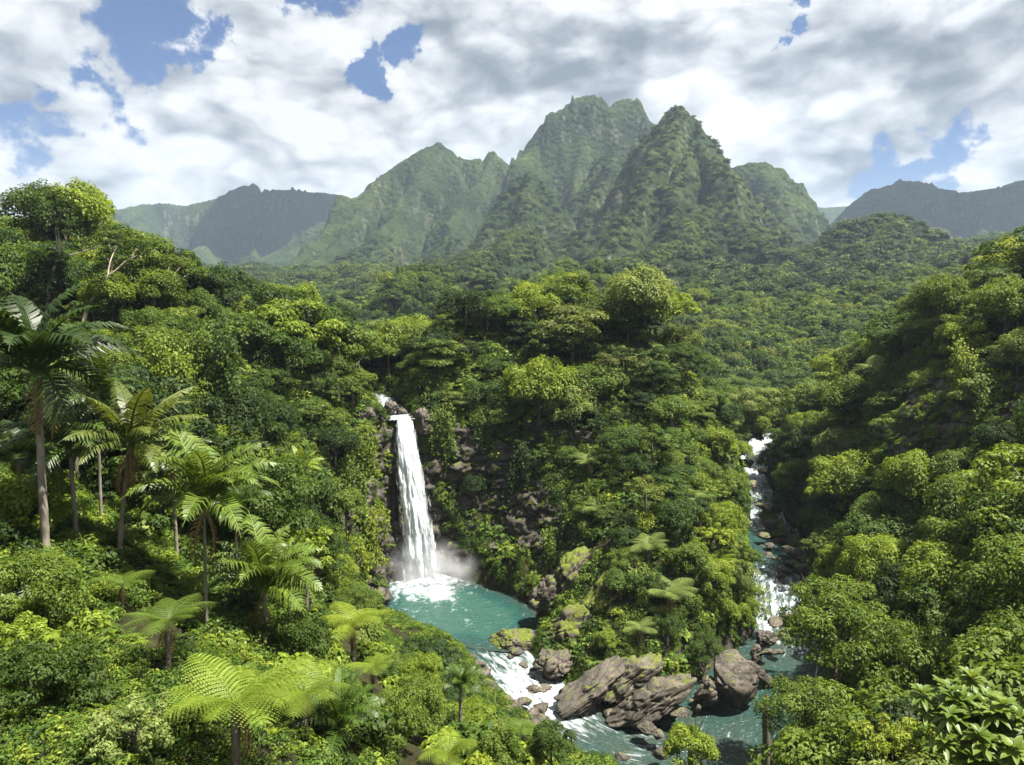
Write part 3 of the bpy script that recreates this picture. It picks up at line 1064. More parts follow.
# ------------------------------------------------------------------ cliffs
def cliff(name, base, top, nu, nv, amp=1.1, seed=1, bulge=0.0, moss=0.2, block=2.2):
    """a rock face swept from a foot line to a rim line, broken into blocks"""
    def res(L, n):
        L = np.asarray(L, float)
        s = np.concatenate([[0], np.cumsum(np.linalg.norm(np.diff(L, axis=0), axis=1))])
        q = np.linspace(0, s[-1], n)
        return np.stack([np.interp(q, s, L[:, i]) for i in range(3)], 1)
    B, T_ = res(base, nu), res(top, nu)
    v = np.linspace(0, 1, nv)[:, None, None]
    Pt = B[None] * (1 - v) + T_[None] * v
    tang = unit(np.gradient(B, axis=0))
    outw = unit(np.stack([tang[:, 1], -tang[:, 0], np.zeros(nu)], 1))[None]
    Pt = Pt + outw * bulge * np.sin(v * math.pi)
    x, y, z = [Pt[..., i].ravel() for i in range(3)]
    f1, f2, cid = worley(x / block + 0.3 * fbm(x / 2, y / 2, z / 2, seed=seed), y / block, z / (block * 0.7), seed)
    f1b, f2b, cidb = worley(x / (block * .4), y / (block * .4), z / (block * .33), seed + 30)
    d = amp * ((cid - 0.5) * 1.0 - 0.5 * sstep(0.12, 0.0, f2 - f1) + (cidb - 0.5) * 0.35 + 0.5 * fbm(x / 3, y / 3, z / 3, oct=4, seed=seed + 3))
    Pt = Pt + outw * d.reshape(nv, nu, 1)
    o = struct(name, mesh_from(name, Pt.reshape(-1, 3), grid_faces(nu, nv), [M_CLIFF]))
    o.color = (moss, 0, 0, 1)
    return Pt.reshape(-1, 3), np.broadcast_to(outw, Pt.shape).reshape(-1, 3)


CLIFF_PTS = []
for (ba, tp), (nu_, nv_, am, sd0, bu, mo, bl) in zip(CLIFF_LINES, [(260, 90, 1.4, 5, 0.3, 0.10, 2.4), (90, 45, 1.0, 15, 0.5, 0.08, 1.8), (100, 60, 1.3, 25, 0.6, 0.05, 2.4), (60, 30, 0.9, 35, 0.4, 0.1, 1.6)]):
    flip = ba[0][0] > 40
    CLIFF_PTS.append(cliff('cliff', ba, tp, nu_, nv_, am, sd0, bu, mo, bl))


# ------------------------------------------------------------------ rocks
def rock_mesh(name, seed, dims, planes=12, sub=5, rough=0.08, cut=(0.55, 0.85)):
    bm = bmesh.new()
    bmesh.ops.create_icosphere(bm, subdivisions=sub, radius=1.0)
    v = np.array([q.co[:] for q in bm.verts])
    f = np.array([[q.index for q in p.verts] for p in bm.faces])
    bm.free()
    r = np.random.default_rng(seed)
    for i in range(planes):
        n = unit(r.normal(size=3))
        h = r.uniform(*cut)
        dd_ = v @ n - h
        v = v - np.where(dd_ > 0, dd_ * 0.97, 0)[:, None] * n
    v = v * np.array(dims) * 0.5 / np.abs(v).max(0)
    dirn = unit(v)
    sc = min(dims)
    f1, f2, cid = worley(v[:, 0] / (0.42 * sc), v[:, 1] / (0.42 * sc), v[:, 2] / (0.42 * sc), seed)
    strat = np.abs(((v[:, 2] * 0.8 + v[:, 1] * 0.5) / (0.2 * sc) + 0.5 * fbm(v[:, 0] / sc, v[:, 1] / sc, v[:, 2] / sc, oct=2, seed=seed)) % 1 - .5)
    dsp = -rough * sc * 1.5 * sstep(0.08, 0.0, strat) + rough * sc * (fbm(v[:, 0] / (0.35 * sc), v[:, 1] / (0.35 * sc), v[:, 2] / (0.35 * sc), oct=5, seed=seed, gain=0.6) * 1.3 - 1.0 * sstep(0.14, 0.0, f2 - f1) + (cid - 0.5) * 1.6)
    return mesh_from(name, v + dirn * dsp[:, None], f, [M_ROCK])


ROCKS = [rock_mesh('boulder', 100 + i, (2.0, r_[0], r_[1]), 14, 4, 0.06) for i, r_ in enumerate([(1.5, 1.1), (1.7, 1.3), (1.2, 0.9), (1.8, 1.0), (1.4, 1.5), (1.6, 0.8)])]


def place_rock(px, py, D, size, label, rz=None, tilt=(0, 0), moss=0.1, group=None, me=None, name='boulder', z=None, sz=1.0, cat='boulder'):
    p = at(px, py, D)
    o = obj(name, me or ROCKS[random.randrange(len(ROCKS))])
    o.location = (p[0], p[1], p[2] if z is None else z)
    o.scale = (size, size, size * sz)
    o.rotation_euler = (tilt[0], tilt[1], random.uniform(0, 6.28) if rz is None else rz)
    o.color = (moss, 0, 0, 1)
    tag(o, label, cat, group)
    return o


def big_rock(px, py, D, dims, label, seed, rot=(0, 0, 0), moss=0.1, name='rock_slab', cat='rock', planes=11, rough=0.085, dz=0):
    o = obj(name, rock_mesh(name, seed, dims, planes, 5, rough))
    p = at(px, py, D)
    o.location = (p[0], p[1], p[2] + dz)
    o.rotation_euler = tuple(R(a) for a in rot)
    o.color = (moss, 0, 0, 1)
    tag(o, label, cat)
    return o


# the rocky snout of the headland
big_rock(590, 689, 71.5, (9.6, 3.4, 3.4), 'long slanted grey slab beside the white rapids', 201, (20, -24, 22), -0.15)
big_rock(652, 700, 70.0, (10, 3.6, 3.8), 'largest slanted brown slab at the headland foot above the dark water', 202, (25, -20, 12), -0.12)
big_rock(628, 679, 72.5, (9, 3.2, 3.8), 'slanted slab with a moss patch, behind the largest slab', 203, (22, -24, 16), 0.18)
big_rock(549, 663, 76.5, (4.4, 4.2, 3.4), 'cracked brown rock between the rapids and the mossy knoll', 204, (10, -15, 40), -0.05, 'boulder', 'rock')
big_rock(537, 690, 74.0, (3.4, 2.2, 1.8), 'low rounded rock half in the rapids below the cracked brown rock', 205, (5, -10, 10), -0.2, 'boulder', 'rock')
big_rock(512, 640, 82.0, (6.0, 4.0, 2.6), 'low mossy rock at the outlet of the turquoise pool', 206, (4, -8, -20), 0.26, 'boulder', 'rock')
big_rock(577, 630, 80.5, (8.4, 6, 7.0), 'big rounded knoll of rock with bright moss beside the pool outlet', 207, (0, -10, 25), 0.34, 'boulder', 'rock', 18, 0.06)
big_rock(560, 664, 76.0, (4.0, 3.0, 2.4), 'dark wet rock tucked under the mossy knoll', 208, (0, -20, 50), -0.05, 'boulder', 'rock')
big_rock(545, 598, 86.5, (4.4, 4.0, 5.5), 'dark overhanging rock on the shaded corner of the pool', 209, (0, 10, 10), 0.12, 'boulder', 'rock')
big_rock(570, 566, 87.5, (8.0, 4.0, 4.0), 'upper moss covered fin of rock slanting up the headland', 210, (0, -48, 35), 0.36, 'rock_fin', 'rock', 11, 0.09, dz=-1)
big_rock(604, 588, 82.5, (9.5, 5.0, 4.6), 'lower moss covered fin of rock above the mossy knoll', 211, (0, -46, 30), 0.4, 'rock_fin', 'rock', 11, 0.09, dz=-1)
big_rock(733, 679, 73.5, (5.6, 4.6, 6.0), 'tall square edged boulder at the river bend', 212, (8, 12, 20), -0.08, 'boulder', 'rock', 9, 0.035)
big_rock(754, 672, 76.0, (6.6, 1.7, 2.0), 'narrow slab leaning against the tall square edged boulder', 213, (0, 40, 15), -0.15)
big_rock(708, 690, 73.0, (3.0, 2.6, 3.0), 'shadowed wedge of rock between the largest slab and the tall boulder', 214, (0, 20, 70), 0.05, 'boulder', 'rock')
big_rock(766, 640, 81.0, (2.6, 2.0, 2.4), 'brown rock on the near river bank below the leafy bushes', 215, (0, 30, 15), -0.1, 'boulder', 'rock')
big_rock(771, 652, 79.0, (3.4, 1.1, 0.9), 'flat tongue of rock poking into the calm river', 216, (0, 8, 10), -0.2)
big_rock(757, 655, 79.0, (1.6, 1.5, 2.4), 'small upright rock behind the flat tongue of rock', 217, (0, 20, 60), -0.1, 'boulder', 'rock')
# the lip of the fall and the stream above it
big_rock(391, 410, 107.5, (2.6, 2.2, 1.9), 'sunlit brown boulder on the lip of the waterfall', 221, (0, 0, 30), -0.2, 'boulder', 'boulder', dz=.3)
big_rock(402, 413, 108.5, (1.8, 1.6, 1.3), 'smaller dark boulder touching the one on the waterfall lip', 222, (0, 0, 80), -0.2, 'boulder', 'boulder', dz=.3)
big_rock(366, 424, 104.6, (4.6, 4.0, 4.8), 'pale cracked rock shoulder beside the top of the waterfall', 223, (0, 0, 20), -0.02, 'boulder', 'rock', 12)
big_rock(424, 424, 106.6, (3.4, 3.0, 5.0), 'brown buttress beside the top of the waterfall under hanging leaves', 224, (0, 0, 0), -0.05, 'boulder', 'rock', 12)
big_rock(384, 384, 121, (2.8, 2.2, 1.8), 'grey boulder in the stream above the waterfall', 225, (0, 0, 10), -0.2, 'boulder', 'boulder')
big_rock(378, 376, 125, (3.4, 2.6, 2.0), 'mossy flat boulder farthest up the stream above the waterfall', 226, (0, 0, 60), 0.0, 'boulder', 'boulder')
# river bar and upper rapids
for i, (px, py, D, s, lab) in enumerate([
    (797, 552, 107, 1.9, 'broad flat brown rock topping the river bar'), (788, 549, 108, 1.3, 'small flat rock at the upstream end of the river bar'),
    (806, 560, 105, 1.8, 'flat rock of the river bar under the overhanging trees'), (793, 563, 104.5, 1.5, 'sunlit rounded rock in the middle of the river bar'),
    (786, 570, 102, 1.1, 'brown rock at the edge of the white rapids by the river bar'), (802, 569, 102.5, 2.0, 'largest sunlit rock on the river bar'),
    (779, 559, 105, .6, 'small dark rock in the rapids above the river bar'), (780, 576, 101, .8, 'dark wet rock alone in the white rapids below the river bar'),
    (750, 484, 139, 1.9, 'brown boulder below the upper rapids'), (741, 478, 142, 1.3, 'rock shelf edge beside the upper rapids'), (765, 471, 146, 1.6, 'dark boulder in the upper rapids near the right bank trees'),
    (748, 463, 152, 1.8, 'dark boulder splitting the highest rapids'), (770, 510, 124, 2.2, 'big shaded boulder under the right bank trees of the river'), (760, 505, 124, 1.2, 'brown boulder in the narrow gap of the river'),
    (772, 523, 119, 1.5, 'brown rock at the head of the calm reach'), (770, 546, 111, 1.0, 'pale rock on the headland side of the calm reach'), (765, 536, 114, 1.2, 'grey rock beneath leaves on the headland side of the calm reach'),
    (783, 636, 82, .9, 'wet rock in the rapids under the leaning tree'), (775, 622, 84.5, 1.2, 'wet brown rock on the headland bank above the rapids'),
    (515, 652, 79.6, .9, 'small rock at the pool outlet'), (648, 729, 66.5, 1.1, 'rock splitting the lower rapids at the meeting of the waters'), (659, 735, 65.8, .8, 'smaller rock in the lower rapids at the meeting of the waters'),
    (663, 752, 63.0, 1.0, 'dark rock in the water behind the yellow green tree'), (577, 757, 62.2, .9, 'grey rock at the near edge of the stream'), (560, 751, 62.6, .8, 'pale rock by the fern at the near edge of the stream'), (622, 757, 62.0, .9, 'wet stone by the yellow green tree'),
    (680, 712, 69.4, 1.2, 'brown rock on the gravel margin below the largest slab')]):
    place_rock(px, py, D, s, lab, moss=-0.22, sz=0.8)
# cobbles on the near bank of the outlet stream: alike, so they share one label
bank = [(495, 690), (507, 700), (516, 707), (524, 701), (533, 712), (541, 719), (519, 718), (508, 712), (498, 702), (488, 684), (484, 672), (526, 722), (535, 728), (545, 730), (515, 728), (504, 722), (490, 697), (541, 708)]
for i, (px, py) in enumerate(bank):
    p = onz(px, py, 0.4 - (py - 672) * 0.022)
    place_rock(px, py, p[1], random.uniform(0.75, 1.5), 'pale grey boulder heaped on the near bank of the rapids', moss=-0.3, group='boulders heaped on the near bank of the rapids', sz=0.85)
shore = [(425, 646), (437, 650), (450, 655), (460, 652), (470, 657), (443, 662), (432, 658), (456, 664), (466, 668), (419, 641), (478, 664)]
for i, (px, py) in enumerate(shore):
    p = onz(px, py, 0.35)
    place_rock(px, py, p[1], random.uniform(0.6, 1.1), 'brown shore rock on the near edge of the turquoise pool', moss=0.0, group='shore rocks on the near edge of the pool', sz=0.8)

rub = np.random.default_rng(12)
for i in range(60):
    t_ = rub.uniform(0, 1)
    if i < 40:
        px, py = np.interp(t_, [0, .2, .5, .75, 1], [498, 545, 600, 690, 765]), np.interp(t_, [0, .2, .5, .75, 1], [640, 690, 722, 715, 655])
        py -= rub.uniform(-3, 16)
        zz0 = np.interp(t_, [0, .2, .5, 1], [.1, -.8, -2.0, -2.0])
        grp, lb = 'rubble along the foot of the headland', 'grey brown rubble stone at the foot of the headland'
    else:
        px, py = rub.uniform(770, 800), rub.uniform(525, 640)
        px += np.interp(py, [525, 580, 640], [-14, -2, 2])
        zz0 = np.interp(py, [525, 560, 640], [1.4, .8, -1.2])
        grp, lb = 'stones along the right hand river', 'small brown stone along the river above the bend'
    p = onz(px, py, zz0)
    place_rock(px, py, p[1], rub.uniform(.35, 1.15), lb, moss=-.25, group=grp, sz=rub.uniform(.7, 1.1))

# ------------------------------------------------------------------ waterfall
def fall_sheet(name, off, wscale, seed, mat, parent, j0=0.0):
    nu, nv = 44, 220
    s = np.linspace(0, 1, nv)[:, None]
    u = np.linspace(-1, 1, nu)[None]
    cx = -15.9 + 3.2 * s ** 1.05
    cyy = 105.7 - 4.9 * s ** 0.62 - off
    z = 22.85 - 22.9 * s ** 1.0 * (0.35 + 0.65 * s ** 0.35)
    hw = (0.95 + 3.7 * s ** 0.8) * wscale
    x = cx + u * hw + 0 * z
    rough = fbm(u * hw * 1.6 + seed, s * 5 + 0 * u, oct=5, seed=seed) * (0.25 + 0.7 * s)
    y = cyy - rough * 1.0 - 0.55 * (1 - u ** 2) * (0.3 + s) + 0 * x
    zz = z + 0 * x
    edge = 0.54 - np.abs(u) ** 1.7 * 1.1 + 0.3 * (1 - s) ** 3 + 0.4 * fbm(u * 3, s * 3 + 0 * u, oct=3, seed=seed + 3)
    fl = np.stack([u * hw + seed * 3.1, s * 23 + seed + 0 * u, 0 * x], 2).reshape(-1, 3)
    me = mesh_from(name, np.stack([x, y, zz], 2).reshape(-1, 3), grid_faces(nu, nv), [mat], True, attrs={'edge': ('FLOAT', edge.ravel()), 'flow': ('FLOAT_VECTOR', fl)})
    o = obj(name, me, parent)
    o.matrix_parent_inverse = parent.matrix_basis.inverted()
    return o


wf = empty('waterfall', tuple(FALL_BASE))
tag(wf, 'tall white waterfall plunging between rock walls into the turquoise pool', 'waterfall')
bpy.context.view_layer.update()
fall_sheet('water_curtain', 0.0, 1.0, 3, M_FALL, wf)
fall_sheet('water_curtain', -0.5, 1.12, 8, M_FALL, wf)
fall_sheet('water_curtain', 0.35, 0.8, 14, M_FALL, wf)
# boiling white foam at its foot
g = Geo()
ang = np.linspace(0, 2 * math.pi, 60, endpoint=False)
rr = np.linspace(0, 1, 26)
A_, R_ = np.meshgrid(ang, rr)
rad = R_ * (3.9 + 0.9 * fbm(np.cos(A_) * 1.6, np.sin(A_) * 1.6, oct=3, seed=4))
xx, yy = np.cos(A_) * rad * 1.05, np.sin(A_) * rad * 0.75
zz_ = (1 - R_ ** 1.6) * 1.0 + fbm(xx / 0.55, yy / 0.55, oct=4, seed=6) * 0.42 * (1.05 - R_) - 0.12
i_ = np.arange(26 * 60).reshape(26, 60)
j_ = np.roll(i_, -1, 1)
fcs = np.stack([i_[:-1].ravel(), j_[:-1].ravel(), j_[1:].ravel(), i_[1:].ravel()], 1)
mf, ntf = new_mat('foam')
qf = N(ntf)
pf = qf.n('ShaderNodeBsdfPrincipled')
pf.inputs['Base Color'].default_value = (0.50, 0.54, 0.56, 1)
pf.inputs['Roughness'].default_value = 0.7
tf = qf.n('ShaderNodeBsdfTransparent')
mxf = qf.n('ShaderNodeMixShader')
fn_ = qf.noise(qf.n('ShaderNodeNewGeometry').outputs['Position'], 1.7, 6, 0.7)
rad_ = qf.n('ShaderNodeAttribute', attribute_name='edge').outputs['Fac']
qf.l(qf.ss(qf.math('ADD', fn_, rad_), 0.60, 1.35), mxf.inputs[0])
qf.l(tf.outputs[0], mxf.inputs[1])
qf.l(pf.outputs[0], mxf.inputs[2])
qf.l(mxf.outputs[0], qf.n('ShaderNodeOutputMaterial').inputs[0])
fm = obj('foam', mesh_from('foam', np.stack([xx, yy, zz_], 2).reshape(-1, 3), fcs, [mf], True, attrs={'edge': ('FLOAT', (1.0 - 1.15 * R_ ** 1.1).ravel())}), wf)
fm.location = (0.3, -0.6, 0.05)
# drifting spray
mm, ntm = new_mat('spray')
qm = N(ntm)
tcm = qm.n('ShaderNodeTexCoord')
ln = qm.vmath('LENGTH', tcm.outputs['Object'], out=1)
dn = qm.math('MULTIPLY', qm.ss(ln, 1.0, 0.15), qm.ss(qm.noise(tcm.outputs['Object'], 2.4, 4, 0.6), 0.38, 0.7))
pv = qm.n('ShaderNodeVolumePrincipled')
pv.inputs['Color'].default_value = (0.95, 0.97, 1, 1)
qm.l(qm.math('MULTIPLY', dn, 0.5), pv.inputs['Density'])
qm.l(pv.outputs[0], qm.n('ShaderNodeOutputMaterial').inputs['Volume'])
bm = bmesh.new()
bmesh.ops.create_icosphere(bm, subdivisions=3, radius=1)
sme = bpy.data.meshes.new('spray')
bm.to_mesh(sme)
bm.free()
sme.materials.append(mm)
sp = obj('spray', sme, wf)
sp.location = (1.0, -0.8, 2.0)
sp.scale = (8.0, 4.6, 5.4)


# ------------------------------------------------------------------ plants: builders
def rand_dirs(n, r, zmin=-0.35):
    z = r.uniform(zmin, 1, n)
    a = r.uniform(0, 2 * math.pi, n)
    q = np.sqrt(1 - z * z)
    return np.stack([q * np.cos(a), q * np.sin(a), z], 1)


def clump_leaves(geo, c, rad, flat, n, L, r, tint0=0.5, droop=0.12, spread=1.0, aspect=0.5):
    v = rand_dirs(n, r, -0.45)
    rr_ = rad * r.uniform(0.55, 1.05, n) ** 0.5
    off = v * rr_[:, None] * np.array([1, 1, flat])
    # lumpy outline
    lump = 1 + 0.22 * np.sin(v[:, 0] * 5 + c[0] * 3) * np.cos(v[:, 1] * 4 + c[1] * 2)
    off *= lump[:, None]
    nr = unit(v * np.array([0.7, 0.7, 1.0]) + np.array([0, 0, 0.45]) + r.normal(0, 0.34, (n, 3)))
    d = unit(v * np.array([1, 1, -0.2]) + r.normal(0, 0.6, (n, 3)))
    d = unit(d - nr * (d * nr).sum(1, keepdims=True))
    Ls = L * r.uniform(0.65, 1.3, n)
    vv, ff = leaf_quads(c + off, d, nr, Ls, Ls * aspect, 0.16, droop)
    t = np.clip(tint0 + r.normal(0, 0.2, n), 0, 1)
    geo.add(vv, ff, np.repeat(t, 4))


def make_crown(name, seed, rad, height, style, leaf, nleaf, mat, nclump=26, shrink=1.0):
    """foliage whose top is at z=0.. relative to crown centre"""
    r = np.random.default_rng(seed)
    g = Geo()
    cs = []
    if style == 'dome':
        dirs = rand_dirs(nclump, r, -0.5)
        for d in dirs:
            k_ = r.uniform(0.55, 0.95)
            cs.append((d * np.array([rad, rad, height]) * k_, rad * r.uniform(0.24, 0.42), 0.9))
    elif style == 'tier':
        for i in range(nclump):
            a = r.uniform(0, 6.28)
            q = rad * math.sqrt(r.uniform(0.02, 1.0))
            zl = r.choice([-0.85, -0.45, -0.1, 0.3, 0.65]) * height
            q *= 1.0 - 0.45 * max(0, zl / height)
            cs.append((np.array([math.cos(a) * q, math.sin(a) * q, zl + r.normal(0, 0.12) * height]), rad * r.uniform(0.26, 0.42), 0.5))
    elif style == 'column':
        for i in range(nclump):
            a = r.uniform(0, 6.28)
            zl = r.uniform(-1, 1)
            q = rad * (1.0 - 0.35 * max(0, zl)) * r.uniform(0.4, 0.85)
            cs.append((np.array([math.cos(a) * q, math.sin(a) * q, zl * height]), rad * r.uniform(0.36, 0.55), 1.1))
    elif style == 'loose':
        for i in range(nclump):
            d = rand_dirs(1, r, -0.2)[0]
            cs.append((d * np.array([rad, rad, height]) * r.uniform(0.35, 1.15), rad * r.uniform(0.18, 0.28), 0.6))
    elif style == 'rosette':
        for i in range(nclump):
            d = rand_dirs(1, r, -0.35)[0] * np.array([rad, rad, height]) * r.uniform(0.45, 1.05)
            for lay in range(2):
                n = 9
                a = np.arange(n) * 6.283 / n + r.uniform(0, 6)
                el = r.normal(0.05 + .4 * lay, .18, n)
                dr = np.stack([np.cos(a) * np.cos(el), np.sin(a) * np.cos(el), np.sin(el)], 1)
                Ls = leaf * r.uniform(.75, 1.2, n) * (1 - .25 * lay)
                v, f = leaf_quads(d + dr * (Ls * .5)[:, None] + np.array([0, 0, .12 * lay]), dr, np.array([0, 0, 1.0]) - dr * dr[:, 2:3], Ls, Ls * .42, .12, .35)
                g.add(v, f, np.repeat(np.clip(r.normal(.5, .16, n), 0, 1), 4))
            cs.append((d, leaf, 0.5))
        clumps_done = True
    for c, cr, fl in (cs if style != 'rosette' else []):
        cr *= shrink
        n = max(8, int(nleaf * (cr / (0.33 * rad)) ** 2))
        clump_leaves(g, c, cr, fl, n, leaf, r, tint0=0.5 + r.normal(0, 0.13))
    me = g.build(name, [mat])
    me['clumps'] = [float(q) for c, _, _ in cs for q in c]
    return me, [c for c, _, _ in cs]


def make_trunk(name, H, clumps, seed, base_r, mat, limbs=9, lean=0.3):
    """tapered trunk from z=-1.5 up to the crown (centre at z=H) with limbs into the clumps"""
    r = np.random.default_rng(seed)
    g = Geo()
    t = np.linspace(0, 1, 9)
    bend = r.normal(0, lean, 2)
    P = np.stack([bend[0] * np.sin(t * 2.5) * t, bend[1] * np.sin(t * 3.0) * t, -1.5 + (H + 1.5) * t], 1)
    rad = base_r * (1 - 0.72 * t)
    rad[0] *= 1.35
    g.add(*tube(P, rad, 8))
    for c in clumps[:limbs]:
        i = r.integers(4, 8)
        a = P[i]
        b = np.array([c[0], c[1], H + c[2]])
        q = np.linspace(0, 1, 6)[:, None]
        path = a * (1 - q) + b * q + np.array([0, 0, 1]) * (np.sin(q * math.pi) * 0.12 * np.linalg.norm(b - a)) + r.normal(0, 0.08, (6, 3)) * np.sin(q * math.pi)
        g.add(*tube(path, rad[i] * 0.55 * (1 - 0.8 * q[:, 0]), 6))
    return g.build(name, [mat], True)


# tree prototypes: (style, crown radius, crown half height, crown centre height)
PROTO = []
for i, (style, rad, hh, H, leaf, nl, nc) in enumerate([
    ('dome', 3.6, 2.6, 5.6, 0.30, 300, 32), ('dome', 3.2, 2.9, 6.0, 0.27, 320, 30), ('dome', 4.2, 2.6, 6.2, 0.33, 290, 38),
    ('tier', 4.0, 2.6, 6.0, 0.34, 320, 28), ('tier', 3.4, 2.8, 6.4, 0.32, 300, 26), ('tier', 4.6, 2.2, 6.2, 0.40, 280, 30),
    ('column', 1.7, 3.6, 4.6, 0.28, 230, 26), ('column', 2.1, 4.0, 5.0, 0.30, 240, 28),
    ('loose', 3.4, 3.0, 6.4, 0.32, 210, 36), ('loose', 3.0, 2.6, 6.0, 0.42, 140, 34),
    ('rosette', 3.2, 3.2, 5.4, 0.95, 0, 60), ('rosette', 2.6, 2.6, 5.0, 0.75, 0, 66)]):
    cm, cl = make_crown('crown', 300 + i, rad, hh, style, leaf, nl, M_LEAF, nc)
    tm = make_trunk('trunk', H, cl, 400 + i, 0.20 + 0.02 * rad, M_BARK)
    PROTO.append(dict(style=style, rad=rad, hh=hh, H=H, crown=cm, trunk=tm))
# finer-leaved ones for the trees close to the viewer
NEARP = []
for i, (style, rad, hh, H, leaf, nl, nc) in enumerate([('tier', 4.6, 2.6, 6.0, 0.27, 480, 56), ('dome', 4.0, 2.8, 6.0, 0.25, 480, 56), ('dome', 3.6, 2.8, 5.6, 0.33, 330, 50), ('loose', 3.6, 2.6, 5.6, 0.36, 300, 46)]):
    cm, cl = make_crown('crown', 500 + i, rad, hh, style, leaf, nl, M_LEAF, nc, 0.74)
    tm = make_trunk('trunk', H, cl, 520 + i, 0.20 + 0.02 * rad, M_BARK, 14)
    NEARP.append(dict(style=style, rad=rad, hh=hh, H=H, crown=cm, trunk=tm))


def make_bush(name, seed, rad, leaf, n, mat, aspect=0.5, hh=0.75):
    r = np.random.default_rng(seed)
    g = Geo()
    for i in range(9):
        d = rand_dirs(1, r, 0.0)[0] * np.array([rad, rad, rad * hh]) * r.uniform(0.3, 0.8)
        clump_leaves(g, d + np.array([0, 0, rad * 0.25]), rad * r.uniform(0.32, 0.5), 0.8, n // 9, leaf, r, 0.5 + r.normal(0, 0.12), aspect=aspect)
    return g.build(name, [mat])


BUSH = [make_bush('foliage', 600 + i, 1.0, l_, n_, M_LEAF, a_) for i, (l_, n_, a_) in enumerate([(0.20, 700, .5), (0.26, 520, .6), (0.16, 900, .45), (0.34, 380, .42)])]


def frond_palm(seed, L, droop, n=46, ll=0.95, lift=0.9, mat=None, vee=0.35):
    """pinnate frond growing from the origin towards +X, rising then drooping"""
    r = np.random.default_rng(seed)
    g = Geo()
    t = np.linspace(0, 1, 22)
    ang = lift - droop * t ** 1.3
    dx = np.cos(ang) * L / 21
    dz = np.sin(ang) * L / 21
    P = np.stack([np.concatenate([[0], np.cumsum(dx[:-1])]), 0.05 * L * np.sin(t * 2 + seed) * t, np.concatenate([[0], np.cumsum(dz[:-1])])], 1)
    g.add(*tube(P, 0.055 * (1 - 0.85 * t) + 0.006, 5), tint=0.75)
    for side in (-1, 1):
        tt = np.linspace(0.14, 0.995, n) + r.normal(0, 0.003, n)
        c = np.stack([np.interp(tt, t, P[:, i]) for i in range(3)], 1)
        a = np.interp(tt, t, ang)
        fw = np.stack([np.cos(a), 0 * a, np.sin(a)], 1)
        up = np.stack([-np.sin(a), 0 * a, np.cos(a)], 1)
        sd_v = np.array([0, side, 0])[None]
        ln_ = ll * np.sin(np.clip(tt * 0.9 + 0.18, 0, 1) * math.pi) ** 0.6 * r.uniform(0.85, 1.1, n)
        d1 = unit(sd_v * 0.85 + fw * 0.6 + up * vee + r.normal(0, 0.06, (n, 3)))
        d2 = unit(d1 + np.array([0, 0, -0.75 - 0.3 * r.random()]))
        w_ = 0.030 * (L / 3.0) + 0.010
        m1 = c + d1 * ln_[:, None] * 0.5
        e = m1 + d2 * ln_[:, None] * 0.55
        wv_ = fw * w_
        v = np.stack([c - wv_, c + wv_, m1 + wv_ * 1.2, m1 - wv_ * 1.2, e], 1).reshape(-1, 3)
        o = np.arange(n) * 5
        tn = np.repeat(np.clip(r.normal(0.5, 0.2, n), 0, 1), 5)
        g.add(v, np.stack([o, o + 1, o + 2, o + 3], 1), tn)
        g.add(v, np.stack([o + 3, o + 2, o + 4], 1), tn)
    return g.build('frond', [mat or M_FROND])


def frond_fern(seed, L, droop=0.9, n=17, lift=0.75):
    r = np.random.default_rng(seed)
    g = Geo()
    t = np.linspace(0, 1, 18)
    ang = lift - droop * t
    P = np.stack([np.concatenate([[0], np.cumsum(np.cos(ang[:-1]))]) * L / 17, 0 * t, np.concatenate([[0], np.cumsum(np.sin(ang[:-1]))]) * L / 17], 1)
    g.add(*tube(P, 0.022 * (1 - 0.85 * t) * L / 2 + 0.004, 5), tint=0.35)
    for side in (-1, 1):
        for i, tt in enumerate(np.linspace(0.10, 0.985, n)):
            c = np.array([np.interp(tt, t, P[:, q]) for q in range(3)])
            a = np.interp(tt, t, ang)
            fw = np.array([math.cos(a), 0, math.sin(a)])
            up = np.array([-math.sin(a), 0, math.cos(a)])
            pl_ = L * 0.34 * math.sin(min(1, tt * 0.86 + 0.2) * math.pi) ** 0.75 + 0.02
            m = 11
            q = np.linspace(0.03, 0.98, m)
            dirp = unit(np.array([0, side, 0]) * 0.93 + fw * 0.42 + up * 0.1)
            pts = c + dirp * (q * pl_)[:, None] - np.array([0, 0, 1]) * (q ** 2 * pl_ * 0.40)[:, None]
            across = unit(np.cross(dirp, up))
            sp_ = L / n * 0.40 * (1 - 0.75 * q ** 2)
            for s2 in (-1, 1):
                d = unit(across * s2 * 0.9 + dirp * 0.45)
                v, f = leaf_quads(pts + d * (sp_ * 0.5)[:, None], np.repeat(d[None], m, 0), np.repeat((up + r.normal(0, .05, 3))[None], m, 0), sp_ * 1.05, np.full(m, pl_ / m * 1.25), 0.05, 0.15)
                g.add(v, f, np.clip(0.5 + r.normal(0, 0.08) + 0.15 * (i % 2 - 0.5), 0, 1))
    return g.build('frond', [M_FERN])


